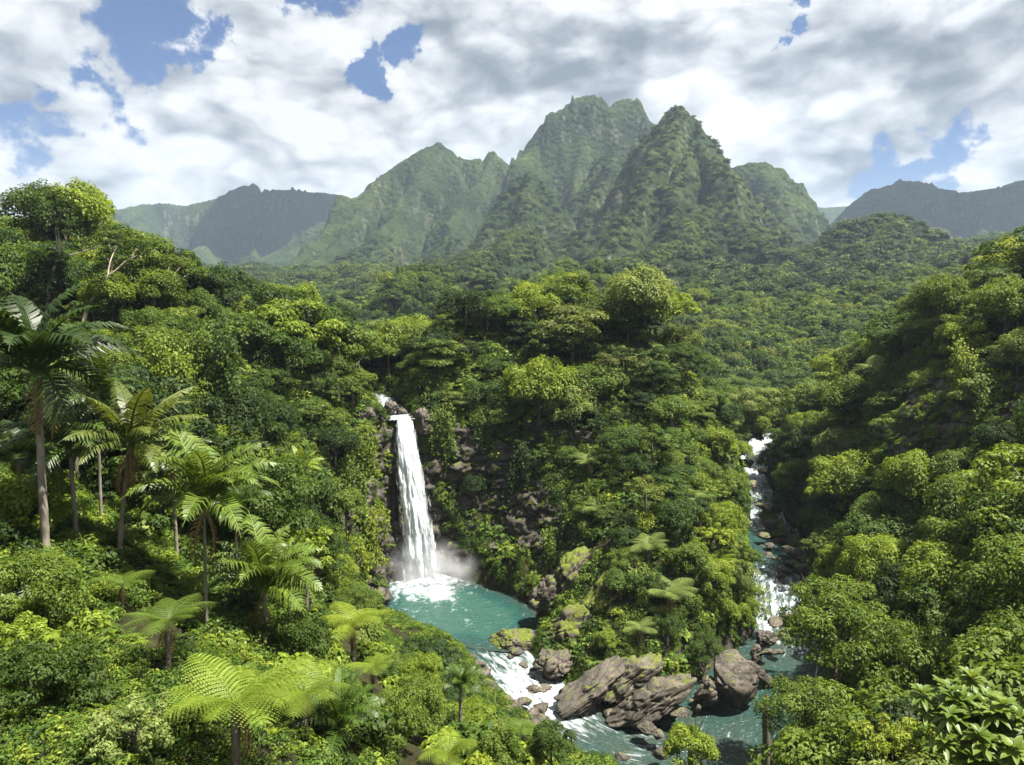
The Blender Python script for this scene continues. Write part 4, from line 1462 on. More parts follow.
PALM_FR = {'royal': [frond_palm(11 + i, 3.4, dr, 27, 0.95, lf) for i, (dr, lf) in enumerate([(1.6, 1.05), (2.0, 0.75), (1.2, 1.25), (2.2, 0.4)])],
           'coconut': [frond_palm(21 + i, 3.6, dr, 28, 0.75, lf, vee=-0.1) for i, (dr, lf) in enumerate([(1.3, 0.9), (1.7, 0.55), (1.0, 1.2), (1.6, 0.1)])],
           'feather': [frond_palm(31 + i, 3.2, dr, 25, 0.9, lf) for i, (dr, lf) in enumerate([(1.5, 1.2), (1.8, 0.95), (1.1, 1.35), (1.9, 0.6)])]}
DRY_FR = frond_palm(41, 2.0, 1.0, 13, 0.45, -0.6, mat=M_DRY)
FERN_FR = [frond_fern(51 + i, 2.2, dr, 17, lf) for i, (dr, lf) in enumerate([(0.95, 0.62), (1.15, 0.72), (0.8, 0.5)])]


def palm(kind, loc, H, nf, label, col, scale=1.0, lean=(0, 0), r0=0.17, seed=0, shaft=False, dry=2, double=False, group=None):
    r = np.random.default_rng(seed)
    root = empty('palm_tree', loc)
    tag(root, label, 'palm tree', group)
    t = np.linspace(0, 1, 12)
    P = np.stack([lean[0] * t ** 1.4, lean[1] * t ** 1.4, -1.0 + (H + 1.0) * t], 1)
    g = Geo()
    rings = 1 + 0.05 * np.sin(np.linspace(0, 60, 60))
    tt = np.linspace(0, 1, 60)
    Pf = np.stack([np.interp(tt, t, P[:, i]) for i in range(3)], 1)
    g.add(*tube(Pf, r0 * (1.12 - 0.35 * tt) * rings, 9))
    obj('trunk', g.build('trunk', [M_PALMBARK], True), root)
    top = P[-1]
    if shaft:
        g = Geo()
        q = np.linspace(0, 1, 8)
        g.add(*tube(np.stack([top[0] + 0 * q, top[1] + 0 * q, top[2] - 0.1 + 1.3 * q], 1), r0 * np.array([0.9, 1.1, 1.12, 1.05, .95, .8, .65, .45]), 9))
        obj('crownshaft', g.build('crownshaft', [M_SHAFT], True), root)
        top = top + np.array([0, 0, 1.0])
    fr = PALM_FR[kind]
    for i in range(nf):
        lay = i / nf
        me = fr[2] if lay < 0.25 else fr[0] if lay < 0.55 else fr[1] if lay < 0.85 else fr[3]
        f = obj('frond', me, root, tuple(top + np.array([0, 0, 0.15 * (1 - lay)])))
        f.rotation_euler = (r.normal(0, 0.12), r.normal(0.0, 0.13), i * 2.4 + r.normal(0, 0.2))
        s = scale * r.uniform(0.85, 1.1)
        f.scale = (s, s, s)
        cc = np.array(GREENS[col]) * r.uniform(0.8, 1.15)
        f.color = (*cc, 1)
    for i in range(dry):
        f = obj('dry_frond', DRY_FR, root, tuple(top - np.array([0, 0, 0.1])))
        f.rotation_euler = (0, r.uniform(0.2, 0.6), r.uniform(0, 6.28))
        f.scale = (scale,) * 3
    return root


def tree_fern(loc, H, nf, label, col, scale=1.0, seed=0, group=None, tilt=0.0):
    r = np.random.default_rng(seed)
    root = empty('tree_fern', loc)
    tag(root, label, 'tree fern', group)
    g = Geo()
    t = np.linspace(0, 1, 8)
    g.add(*tube(np.stack([0.1 * t, 0 * t, -0.8 + (H + 0.8) * t], 1), 0.12 * scale * (1.15 - 0.3 * t), 8))
    obj('trunk', g.build('trunk', [M_BARK], True), root)
    for i in range(nf):
        f = obj('frond', FERN_FR[i % 3], root, (0.1, 0, H))
        f.rotation_euler = (r.normal(0, 0.08), r.normal(tilt, 0.12), i * 6.283 / nf + r.normal(0, 0.12))
        s = scale * r.uniform(0.7, 1.15)
        f.scale = (s, s, s)
        f.color = (*(np.array(GREENS[col]) * r.uniform(0.8, 1.12)), 1)
    for i in range(3 if scale > .7 else 1):
        f = obj('dry_frond', DRY_FR, root, (0.1, 0, H - .1))
        f.rotation_euler = (0, r.uniform(.3, .7), r.uniform(0, 6.28))
        f.scale = (scale * .75,) * 3
    return root


def gz(x, y):
    return float(surface(np.array([x]), np.array([y]))[0])


def pixel_spot(px, py, h, D0=16, D1=150):
    """nearest place where a plant of height h would show its top at the pixel"""
    D = np.linspace(D0, D1, 700)
    d = ray(px, py)
    s = D / d[1]
    x, z = d[0] * s, CAMZ + d[2] * s
    g_ = z - surface(x, D) - h
    i = int(np.argmax(g_ < 0)) if (g_ < 0).any() else len(D) - 1
    return (float(x[i]), float(D[i]), float(z[i] - h)), float(D[i])


def on_ground(px, py, D0=15, D1=160):
    """where the line of sight through a pixel meets the ground"""
    D = np.linspace(D0, D1, 900)
    d = ray(px, py)
    s = D / d[1]
    x, z = d[0] * s, CAMZ + d[2] * s
    h = z - surface(x, D)
    i = np.argmax(h < 0) if (h < 0).any() else len(D) - 1
    return float(x[i]), float(D[i])


# ------------------------------------------------------------------ the plants that stand out
def crown_at(px, py, D, H):
    """foot of a plant whose growing point is seen at the pixel: (x, y, z of foot, height)"""
    p = at(px, py, D)
    z = gz(p[0], p[1])
    return (p[0], p[1], z), max(0.8, p[2] - z)


for kind, px, py, D, nf, lab, col, sc_, lean, shaft, dry, r0 in [
    ('royal', 38, 392, 38, 16, 'big dark royal palm with a pale ringed trunk at the edge of the clearing', 'dark green', 1.49, (0.2, 0), True, 2, .21),
    ('royal', 70, 448, 41, 12, 'slim palm with a brown trunk between the royal palm and the coconut palm', 'deep green', 1.04, (0, 0), False, 1, .13),
    ('coconut', 130, 448, 42, 18, 'coconut palm with yellowing fronds on a leaning trunk', 'olive green', 1.23, (1.0, 0.3), False, 4, .14),
    ('feather', 204, 508, 41, 16, 'feathery palm on a thin grey trunk below the hillside vines', 'mid green', 1.37, (0.2, 0), False, 2, .10),
    ('feather', 264, 592, 44, 15, 'lush palm with upright glossy fronds and no visible trunk', 'mid green', 1.30, (0, 0), False, 2, .14),
    ('feather', 338, 742, 30, 13, 'low dark palm clump with arching fronds nearest the big tree fern', 'deep green', 0.72, (0, 0), False, 0, .10),
    ('feather', 461, 690, 46, 11, 'short stout palm standing above the shore rocks', 'deep green', 0.55, (0.1, 0), False, 0, .14),
    ('feather', 30, 648, 30, 9, 'small pale palm half hidden in the dark thicket', 'mid green', 0.5, (0, 0), False, 0, .08),
    ('royal', 18, 462, 44, 12, 'dark palm low behind the royal palm at the edge of the clearing', 'dark green', 0.85, (0, 0), False, 1, .13),
    ('feather', 98, 402, 47, 12, 'dark feathery palm rising behind the coconut palm', 'deep green', 0.85, (0.3, 0), False, 1, .10),
    ('royal', 172, 462, 47, 12, 'dark green palm between the coconut palm and the hillside vines', 'deep green', 0.8, (0, 0), False, 2, .12),
    ('feather', 236, 512, 52, 12, 'slender dark palm just uphill of the lush upright palm', 'deep green', 0.8, (0.2, 0), False, 2, .10),
    ('feather', 292, 566, 50, 11, 'small palm leaning over the sunny bank beside the lush upright palm', 'mid green', 0.7, (0.4, 0), False, 1, .10),
    ('coconut', 300, 470, 62, 12, 'pale slender palm on the sunny slope beside the gorge', 'bright green', 0.6, (0, 0), False, 1, .10)]:
    sc_ *= 1.22
    nf += 4
    loc, H = crown_at(px, py, D, 0)
    p_ = palm(kind, (loc[0] - lean[0], loc[1] - lean[1], loc[2]), H, nf, lab, col, sc_, lean, r0, seed=int(px), shaft=shaft, dry=dry)
# the second stem of the coconut palm
for px, py, D, nf, sc_, lab, col in [
    (232, 703, 26.5, 12, 1.3, 'largest tree fern, bright green with wide spreading ribbed fronds', 'bright green'),
    (165, 622, 33, 9, 0.95, 'flat spreading tree fern behind the largest one, in half shade', 'mid green'),
    (302, 694, 30, 10, 0.85, 'tree fern beside the largest one with overlapping soft fronds', 'bright green'),
    (352, 622, 58, 11, 1.35, 'pale tree fern on the sunny bank over the pool', 'yellow green'),
    (372, 668, 50, 9, 0.8, 'small tree fern on the sunny bank under the pale one', 'bright green'),
    (448, 752, 35, 10, 0.75, 'light tree fern in the low thicket nearest the short stout palm', 'bright green'),
    (520, 728, 48, 9, 0.6, 'small tree fern beside the heaped boulders', 'mid green'),
    (694, 500, 84, 10, 1.15, 'star shaped pale tree fern high on the headland slope', 'pale green'),
    (648, 545, 79, 10, 1.25, 'broad pale tree fern in the middle of the headland slope', 'pale green'),
    (668, 594, 76, 10, 1.35, 'largest tree fern on the headland, level with the mossy knoll', 'pale green'),
    (716, 560, 79, 9, 1.1, 'yellowish tree fern near the river edge of the headland', 'yellow green'),
    (640, 628, 74, 9, 0.95, 'tree fern just above the slanted slabs', 'pale green'),
    (588, 462, 100, 9, 1.3, 'tree fern overhanging the bare rock of the headland', 'pale green'),
    (520, 438, 103, 8, 1.2, 'tree fern clinging to the shaded cliff over the pool', 'mid green'),
    (600, 508, 90, 9, 1.1, 'tree fern on the shoulder above the upper mossy fin', 'pale green'),
    (880, 372, 96, 9, 1.6, 'broad pale tree fern below the dark wooded crest', 'pale green'),
    (925, 420, 84, 9, 1.5, 'pale tree fern at the foot of the bare cliff on the steep bank', 'pale green'),
    (848, 420, 110, 9, 1.6, 'flat topped tree fern on the steep bank upstream of the bare cliff', 'bright green'),
    (120, 585, 38, 8, 0.7, 'shaded tree fern at the foot of the coconut palm', 'mid green'),
    (985, 560, 50, 9, 0.9, 'tree fern in the shade above the wide feathery tree', 'mid green')]:
    H = (2.3 if D < 60 else 1.7) * sc_
    sc_ *= 1.15
    loc, D2 = pixel_spot(px, py, H)
    tree_fern(loc, H, nf, lab, col, sc_ * min(1.5, max(.7, D2 / D)), seed=int(px * 3 + py))


def bare_tree(loc, H, seed, label, crownless=False, scale=1.0, col='deep green'):
    r = np.random.default_rng(seed)
    root = empty('forked_tree', loc)
    tag(root, label, 'tree')
    g = Geo()
    tips = []

    def grow(p, d, L, rad, depth):
        n = 6
        path = [p]
        for i in range(n):
            d = unit(d + r.normal(0, 0.10, 3) + np.array([0, 0, 0.03]))
            path.append(path[-1] + d * L / n)
        path = np.array(path)
        g.add(*tube(path, np.linspace(rad, rad * 0.62, n + 1), 7))
        if depth == 0:
            tips.append(path[-1])
            return
        m = 2 if depth > 1 else 3
        for i in range(m):
            nd = unit(d + r.normal(0, 0.40, 3) * np.array([1.2, 0.7, 0.5]))
            grow(path[-1], nd, L * r.uniform(0.6, 0.9), rad * 0.58, depth - 1)
            if depth > 1:
                tips.append(path[-2])

    grow(np.array([0, 0, -1.0]), np.array([r.normal(0, 0.1), 0, 1.0]), H * 0.36, 0.30 * scale, 3)
    obj('trunk', g.build('trunk', [M_PALEBARK], True), root)
    gg = Geo()
    for tip in tips:
        for j in range(2):
            clump_leaves(gg, tip + r.normal(0, 0.5, 3), r.uniform(0.6, 1.1) * scale, 0.55, 110, 0.30, r, 0.5 + r.normal(0, .1))
    c = obj('crown', gg.build('crown', [M_LEAF]), root)
    c.color = (*GREENS[col], 1)
    return root


for px, py, D, H, sd0, lab, c_ in [(48, 322, 66, 13.5, 71, 'pale barked forked tree standing against the dark crowns', 'dark green'),
                                   (84, 328, 65, 12.5, 78, 'second pale barked tree with upright bare forks', 'deep green'),
                                   (172, 340, 80, 12.0, 75, 'thin bare stemmed tree with drooping leaves on the wooded slope', 'mid green')]:
    (x, y, _z), D = pixel_spot(px, py, 0.2, 55, 120)
    print('bare', px, D)
    bare_tree((x, y, gz(x, y)), H, sd0, lab, col=c_)
x, y = at(574, 300, 124)[:2]
# the thin emergent on the headland crest
rt = empty('slender_tree', (x, y, gz(x, y)))
tag(rt, 'slender pale stemmed tree rising alone above the headland crest', 'tree')
Hh = at(574, 276, 124)[2] - gz(x, y)
g = Geo()
t_ = np.linspace(0, 1, 10)
g.add(*tube(np.stack([0.3 * np.sin(t_ * 5), 0 * t_, -1 + (Hh + 1) * t_], 1), 0.16 - 0.09 * t_, 7))
obj('trunk', g.build('trunk', [M_PALEBARK], True), rt)
g = Geo()
rr0 = np.random.default_rng(5)
for q in range(5):
    clump_leaves(g, np.array([0.3 * math.sin(5), 0, Hh]) + rr0.normal(0, .5, 3) * np.array([1, 1, .5]), 0.75, 0.5, 90, .28, rr0, 0.6)
o = obj('crown', g.build('crown', [M_LEAF]), rt)
o.color = (*GREENS['yellow green'], 1)

# the broken stump by the river
x, y = at(772, 716, 52)[:2]
st_ = empty('tree_stump', (x, y, gz(x, y)))
tag(st_, 'broken brown tree stump leaning at the edge of the river', 'stump')
g = Geo()
Hs = at(768, 692, 52)[2] - gz(x, y)
t_ = np.linspace(0, 1, 9)
rs = 0.34 - 0.08 * t_
rs[-2:] = (0.30, 0.06)
g.add(*tube(np.stack([-0.5 * t_, 0 * t_, -.6 + (Hs + .6) * t_], 1), rs, 9))
obj('trunk', g.build('trunk', [M_BARK], True), st_)
g = Geo()
for q in range(3):
    pth = np.stack([-0.3 + np.linspace(0, (-1, 1, .6)[q] * 1.0, 5), np.linspace(0, .3 * q, 5), Hs * .6 + np.linspace(0, 1.0 + .3 * q, 5)], 1)
    g.add(*tube(pth, np.linspace(.09, .03, 5), 6))
obj('branch', g.build('branch', [M_BARK], True), st_)

# the big-leaved shrub at close range
def whorl_shrub(loc, label, seed, nst=44, rad=2.6, H=3.2, L=0.6, col='bright green'):
    r = np.random.default_rng(seed)
    root = empty('large_leaved_shrub', loc)
    tag(root, label, 'shrub')
    gs, gl = Geo(), Geo()
    for i in range(nst):
        d = rand_dirs(1, r, 0.15)[0]
        tip = np.array([d[0] * rad, d[1] * rad, H * (0.45 + 0.55 * d[2])]) * r.uniform(0.7, 1.0)
        q = np.linspace(0, 1, 7)[:, None]
        path = q * tip + np.array([0, 0, 1]) * np.sin(q * math.pi) * 0.3
        path[0, 2] = -0.5
        gs.add(*tube(path, np.linspace(0.035, 0.014, 7), 6))
        for lev in range(4):
            n = 9
            a = np.linspace(0, 2 * math.pi, n, endpoint=False) + r.uniform(0, 6)
            el = (0.15 if lev == 0 else 0.75) + r.normal(0, 0.2, n)
            dr = np.stack([np.cos(a) * np.cos(el), np.sin(a) * np.cos(el), np.sin(el)], 1)
            nr = unit(np.array([0, 0, 1.0]) - dr * dr[:, 2:3])
            Ls = L * r.uniform(0.7, 1.15, n)
            p0 = path[-1] if lev == 1 else path[-1] - np.array([0, 0, .1]) if lev == 0 else path[5 - (lev - 2)] + r.normal(0, .15, 3)
            s = unit(np.cross(dr, nr))
            tt = np.array([0, .25, .55, .8, 1.0])
            ww = np.array([.06, .75, 1.0, .7, .02])
            tn = np.clip(r.normal(.5, .15), 0, 1)
            for jl in range(n):
                mid = p0 + dr[jl] * (tt * Ls[jl])[:, None] - np.array([0, 0, 1]) * (tt ** 2 * Ls[jl] * 0.35)[:, None]
                wv_ = s[jl] * (ww * Ls[jl] * 0.15)[:, None]
                fo = nr[jl] * (ww * Ls[jl] * 0.05)[:, None]
                v = np.concatenate([mid + wv_ + fo, mid, mid - wv_ + fo])
                f = []
                for qd in range(4):
                    f += [[qd, qd + 1, 5 + qd + 1, 5 + qd], [5 + qd, 5 + qd + 1, 10 + qd + 1, 10 + qd]]
                gl.add(v, np.array(f), tn)
    obj('stem', gs.build('stem', [M_BARK], True), root)
    o = obj('foliage', gl.build('foliage', [M_FROND], True), root)
    o.color = (*GREENS[col], 1)
    return root


for px, py, D, lab, sd0, rad, Hh, col in [(975, 725, 21.5, 'large leaved shrub with long glossy leaves in whorls, closest to the viewer', 3, 2.0, 3.2, 'mid green')]:
    p = at(px, py, D)
    whorl_shrub((p[0], p[1], p[2] - Hh * 0.6), lab, sd0, rad=rad, H=Hh, col=col)

# ------------------------------------------------------------------ vines hanging on the faces
def vine(px, py, D, Lz, wid, label, seed, col='mid green', nst=7, push=0.0):
    r = np.random.default_rng(seed)
    p = at(px, py, D)
    root = empty('hanging_vine', tuple(p))
    tag(root, label, 'vine')
    gs, gl = Geo(), Geo()
    for i in range(nst):
        x0 = r.uniform(-wid, wid)
        L = Lz * r.uniform(0.5, 1.0)
        t = np.linspace(0, 1, 12)
        path = np.stack([x0 + (0.8 * np.sin(t * 3.1 + i * 1.7) + r.normal(0, .8)) * t, -0.5 * np.sin(t * 2.2) + r.normal(0, .35), r.normal(0, 1.0) + 0.6 * np.sin(t * 3) - L * t], 1)
        gs.add(*tube(path, np.full(12, 0.025), 5))
        n = int(46 * L)
        tt = r.uniform(0, 1, n)
        c = np.stack([np.interp(tt, t, path[:, q]) for q in range(3)], 1) + r.normal(0, 0.42, (n, 3)) * (1.1 - 0.5 * tt[:, None])
        nr = unit(np.stack([r.normal(0, .5, n), -0.6 + r.normal(0, .4, n), 0.7 + r.normal(0, .3, n)], 1))
        d = unit(np.stack([r.normal(0, .6, n), -0.5 + r.normal(0, .4, n), -0.7 + 0 * tt], 1))
        Ls = r.uniform(.2, .42, n)
        v, f = leaf_quads(c, d, nr, Ls, Ls * .75, .12, .2)
        gl.add(v, f, np.repeat(np.clip(r.normal(.5, .2, n), 0, 1), 4))
    obj('stem', gs.build('stem', [M_BARK], True), root)
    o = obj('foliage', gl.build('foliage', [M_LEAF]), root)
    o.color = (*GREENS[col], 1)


for i, (px, py, D, Lz, wid, lab, col) in enumerate([
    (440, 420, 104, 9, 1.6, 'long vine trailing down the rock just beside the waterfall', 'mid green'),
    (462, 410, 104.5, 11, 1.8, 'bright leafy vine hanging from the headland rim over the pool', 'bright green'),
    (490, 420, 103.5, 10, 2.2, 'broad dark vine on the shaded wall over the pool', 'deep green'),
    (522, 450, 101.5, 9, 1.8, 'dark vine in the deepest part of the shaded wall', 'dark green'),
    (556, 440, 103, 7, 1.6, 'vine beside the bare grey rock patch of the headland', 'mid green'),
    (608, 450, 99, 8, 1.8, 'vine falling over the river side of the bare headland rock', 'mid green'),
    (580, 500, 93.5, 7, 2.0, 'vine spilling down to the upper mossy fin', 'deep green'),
    (545, 540, 92.5, 4, 1.6, 'short vine above the dark overhanging rock', 'mid green'),
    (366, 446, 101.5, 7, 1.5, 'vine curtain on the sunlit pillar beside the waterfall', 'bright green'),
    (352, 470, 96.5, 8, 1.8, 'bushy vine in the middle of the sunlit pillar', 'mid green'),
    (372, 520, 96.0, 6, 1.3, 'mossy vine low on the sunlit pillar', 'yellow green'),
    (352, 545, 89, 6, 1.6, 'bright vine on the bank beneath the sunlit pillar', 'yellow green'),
    (930, 350, 84, 7, 1.6, 'vine hanging over the upper edge of the bare cliff on the steep bank', 'mid green'),
    (965, 360, 79, 8, 1.6, 'yellow green vine tongue down the bare cliff of the steep bank', 'yellow green'),
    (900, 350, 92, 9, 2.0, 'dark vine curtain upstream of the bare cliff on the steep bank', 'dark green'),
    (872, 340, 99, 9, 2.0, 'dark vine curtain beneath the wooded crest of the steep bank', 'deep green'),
    (988, 380, 74, 8, 1.4, 'vine at the near end of the bare cliff on the steep bank', 'mid green'),
    (205, 335, 74, 13, 1.3, 'thick vine column on the dark trunk of the wooded slope', 'mid green'),
    (226, 345, 73, 12, 1.1, 'second vine column beside the dark trunk of the wooded slope', 'deep green'),
    (168, 350, 68, 11, 1.5, 'pale vine drape above the feathery palm', 'bright green'),
    (318, 480, 78, 9, 1.4, 'shadowy vine column at the edge of the sunny slope', 'deep green'),
    (48, 672, 27, 3.2, .4, 'pale leafy vine climbing a dead stem in the dark thicket', 'bright green')]):
    if i < 17:
        V_ = np.concatenate([c_[0] for c_ in CLIFF_PTS])
        qx, qy, qd = proj(V_[:, 0], V_[:, 1], V_[:, 2])
        near_ = np.hypot(qx - px, qy - py) < 13
        D = float(V_[near_, 1].min()) - .5 if near_.any() else pixel_spot(px, py, 1.0)[1]
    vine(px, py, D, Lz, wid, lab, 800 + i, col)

# ------------------------------------------------------------------ the forest: single trees near by, one mass beyond
BARE_D = min(pixel_spot(48, 322, .2, 55, 120)[1], pixel_spot(84, 328, .2, 55, 120)[1])
KEEP = [  # outlines in the photograph that stay open, with the distance of what is seen there
    ([(360, 388), (388, 384), (418, 416), (445, 500), (470, 566), (548, 596), (545, 640), (600, 668), (690, 690), (705, 735), (640, 765), (565, 752), (490, 700), (430, 652), (374, 640), (374, 580), (392, 540), (388, 450)], 104),
    ([(742, 450), (765, 447), (766, 500), (786, 530), (803, 552), (796, 575), (778, 602), (800, 632), (785, 668), (800, 690), (752, 735), (700, 765), (640, 765), (650, 722), (690, 716), (705, 660), (755, 640), (764, 560), (745, 500)], 150),
    ([(530, 640), (548, 596), (560, 540), (600, 560), (615, 620), (700, 660), (760, 640), (770, 680), (740, 712), (600, 722), (540, 700)], 90),
    ([(450, 455), (530, 455), (600, 440), (610, 470), (560, 530), (545, 590), (450, 566)], 104),
    ([(345, 420), (392, 410), (392, 550), (372, 590), (345, 560)], 96),
    ([(900, 350), (985, 350), (985, 440), (915, 430)], 86),
    ([(-20, 350), (170, 350), (250, 470), (300, 560), (310, 660), (180, 640), (100, 560), (-20, 530)], 46),
    ([(130, 590), (400, 600), (520, 690), (520, 765), (130, 765)], 50),
    ([(15, 200), (120, 205), (125, 335), (15, 335)], BARE_D)]
KEEP.append(([(470, 655), (505, 668), (552, 706), (575, 745), (560, 762), (530, 742), (495, 712), (468, 680)], 73))
KEEP = [(np.array(p, float), d) for p, d in KEEP]


def blocked(px, py_top, py_c, rp, dep):
    for P, D in KEEP:
        if dep < D - 0.5:
            for ox, oy in ((0, -1), (-.8, -.3), (.8, -.3), (0, .3), (-.5, -.7), (.5, -.7)):
                a = np.array([px + ox * rp * 0.9])
                b = np.array([py_c + oy * rp * 0.9])
                if poly_sdf(P, a, b)[0] < 0:
                    return True
    return False


r = np.random.default_rng(21)
cand = []
sp0 = 4.0
for yy in np.arange(24, 236, sp0 * 0.9):
    ext = yy * 0.76 + 8
    for xx in np.arange(-ext, ext, sp0):
        cand.append((xx + r.uniform(-.45, .45) * sp0, yy + r.uniform(-.45, .45) * sp0))
cand = np.array(cand)
cz = surface(cand[:, 0], cand[:, 1])
wd, wl = water_dist(cand[:, 0], cand[:, 1])
e = 0.7
slope = np.hypot(surface(cand[:, 0] + e, cand[:, 1]) - cz, surface(cand[:, 0], cand[:, 1] + e) - cz) / e
SPEC = []   # (x, y, z, proto, scale, zscale, near)
order = np.argsort(cand[:, 1])
for i in order:
    x, y = cand[i]
    z = cz[i]
    if wd[i] < 2.6 or slope[i] > 2.4 or y < 24:
        continue
    sl = x / y
    near = y < 62
    right = x > 18 and y < 110
    if near:
        if x < 18 and y < 52:
            continue          # clearing of palms, ferns and bushes
        pr = r.choice(4, p=(.4, .25, .2, .15))
        P = NEARP[pr]
    else:
        pr = r.choice(12, p=(.16, .16, .13, .05, .05, .03, .06, .06, .10, .08, .07, .05))
        if -16 < x < 40 and pr in (3, 4, 5) and r.random() < .8:
            pr = (0, 1, 8)[pr - 3]
        P = PROTO[pr]
    s = float(np.clip(0.82 * math.exp(r.normal(0, .30)), .45, 1.5))
    hs = s * r.uniform(0.85, 1.25)
    if x < -30 and y > 60 and y < 110:          # the tall dark wood on the high slope
        s *= 0.92
        hs *= 0.9
    if -26 < x < -16 and y < 100:
        s *= 0.8
        hs *= 0.78
    if 4 < x < 34 and y < 104 and y > 66:
        s *= 0.66
        hs *= 0.6
    if slope[i] > 1.3:
        s *= 0.75
        hs *= 0.6
    if wd[i] < 5:
        s *= 0.75
        hs *= 0.75
    if y > 120:
        s *= 1.12
    if 110 < y < 136 and -16 < x < 34:
        hs *= 0.92
    if y > 66 and x > -18:
        hs *= 0.64
    elif y > 66:
        hs *= 0.85
    for tries in range(4):
        top = z + (P['H'] + P['hh']) * hs
        cpx, cpy, dep = proj(x, y, z + P['H'] * hs)
        rp = P['rad'] * s * F / dep
        tpy = proj(x, y, top)[1]
        bad = blocked(cpx, tpy, cpy, rp, dep)
        if not bad:
            break
        s *= 0.72
        hs *= 0.66
    if bad or s < 0.3:
        continue
    if cpx < -90 or cpx > 1114:
        continue
    SPEC.append((x, y, z, pr, s, hs, near, rp, cpx, cpy, dep))
# hand-set trees that the photograph shows clearly
HAND = [(838, 616, 61, 0, 1.0, 'mid green'), (905, 660, 55, 0, 0.98, 'mid green'), (962, 612, 58, 0, 1.02, 'deep green'), (812, 722, 47, 1, 0.85, 'mid green'), (690, 748, 50, 2, 0.55, 'bright green'),
        (896, 752, 38, 3, 0.6, 'yellow green'), (30, 592, 31, 1, .55, 'mid green'), (96, 585, 34, 3, .62, 'bright green'), (118, 672, 27, 2, .52, 'mid green'), (38, 705, 24, 0, .45, 'deep green'), (165, 700, 27, 1, .42, 'deep green'), (30, 532, 40, 2, .6, 'bright green'), (412, 706, 42, 1, .5, 'mid green'), (552, 742, 50, 2, .45, 'deep green'), (300, 640, 42, 2, .5, 'deep green'), (140, 748, 22, 3, .36, 'pale green'), (10, 650, 27, 3, .4, 'bright green'), (215, 768, 20, 2, .3, 'bright green'), (420, 672, 52, 0, .42, 'bright green'), (390, 735, 34, 3, .4, 'mid green'), (500, 752, 42, 2, .42, 'mid green'), (330, 575, 66, 1, .6, 'bright green'), (345, 505, 78, 2, .6, 'mid green'), (318, 540, 64, 0, .6, 'deep green'), (1000, 585, 62, 1, .9, 'deep green'), (880, 565, 74, 1, .95, 'bright green'), (950, 545, 70, 2, 1.0, 'mid green')]
HSPEC = []
BANK = [(800, 472, 'mid green', .9), (790, 502, 'deep green', .7), (812, 522, 'mid green', .75), (832, 492, 'bright green', .9), (788, 440, 'deep green', 1.0), (806, 428, 'bright green', 1.0), (836, 448, 'pale green', .95),
        (790, 402, 'mid green', 1.1), (762, 415, 'bright green', 1.1), (738, 424, 'mid green', 1.1), (716, 446, 'bright green', .9), (775, 428, 'deep green', .9), (724, 486, 'mid green', .8), (720, 520, 'bright green', .75), (733, 505, 'deep green', .7),
        (738, 556, 'mid green', .7), (746, 598, 'bright green', .62), (736, 575, 'pale green', .65), (722, 610, 'bright green', .6), (740, 622, 'mid green', .45), (700, 640, 'deep green', .55), (708, 575, 'bright green', .7), (690, 560, 'mid green', .7),
        (712, 540, 'yellow green', .7), (755, 400, 'pale green', 1.1), (770, 460, 'bright green', .7), (784, 478, 'mid green', .6), (822, 546, 'olive green', .65), (842, 566, 'bright green', .7), (736, 452, 'bright green', .7), (748, 435, 'mid green', .8),
        (650, 585, 'deep green', .5), (625, 560, 'mid green', .5), (665, 625, 'deep green', .5), (605, 640, 'bright green', .35)]
HAND += [(px, py, None, i % 4, s, col) for i, (px, py, col, s) in enumerate(BANK)]
for px, py, D, pr, s, col in HAND:
    P = NEARP[pr]
    if D is None:
        hs = s * .62
        (x_, y_, z_), D = pixel_spot(px, py, P['H'] * hs)
        HSPEC.append((x_, y_, z_, pr, s, hs, True, P['rad'] * s * F / D, px, py, D, col))
        continue
    p = at(px, py, D)
    z = gz(p[0], p[1])
    hs = max(0.2, (p[2] - z) / P['H'])
    HSPEC.append((p[0], p[1], z, pr, s, hs, True, P['rad'] * s * F / D, px, py, D, col))
HSPEC = [h for h in HSPEC if h[10] > 62 or not any(math.hypot(h[0] - o_.location.x, h[1] + 1.5 - o_.location.y) < 2.2 for o_ in SC.objects if o_.get('category') == 'tree fern')]
SPEC = [q for q in SPEC if not any(math.hypot(q[0] - h[0], q[1] - h[1]) < 3.2 * h[4] for h in HSPEC) and not (q[10] < 60 and 640 < q[8] < 870 and q[9] > 640)]
NMAX = 296
SPEC.sort(key=lambda q: -q[7] * (1.0 if q[7] < 90 else 1.0))
REST = SPEC[NMAX - len(HSPEC):]
SPEC = SPEC[:NMAX - len(HSPEC)]
print('trees', len(SPEC), len(HSPEC), 'rest', len(REST), 'farthest single', max(q[10] for q in SPEC))

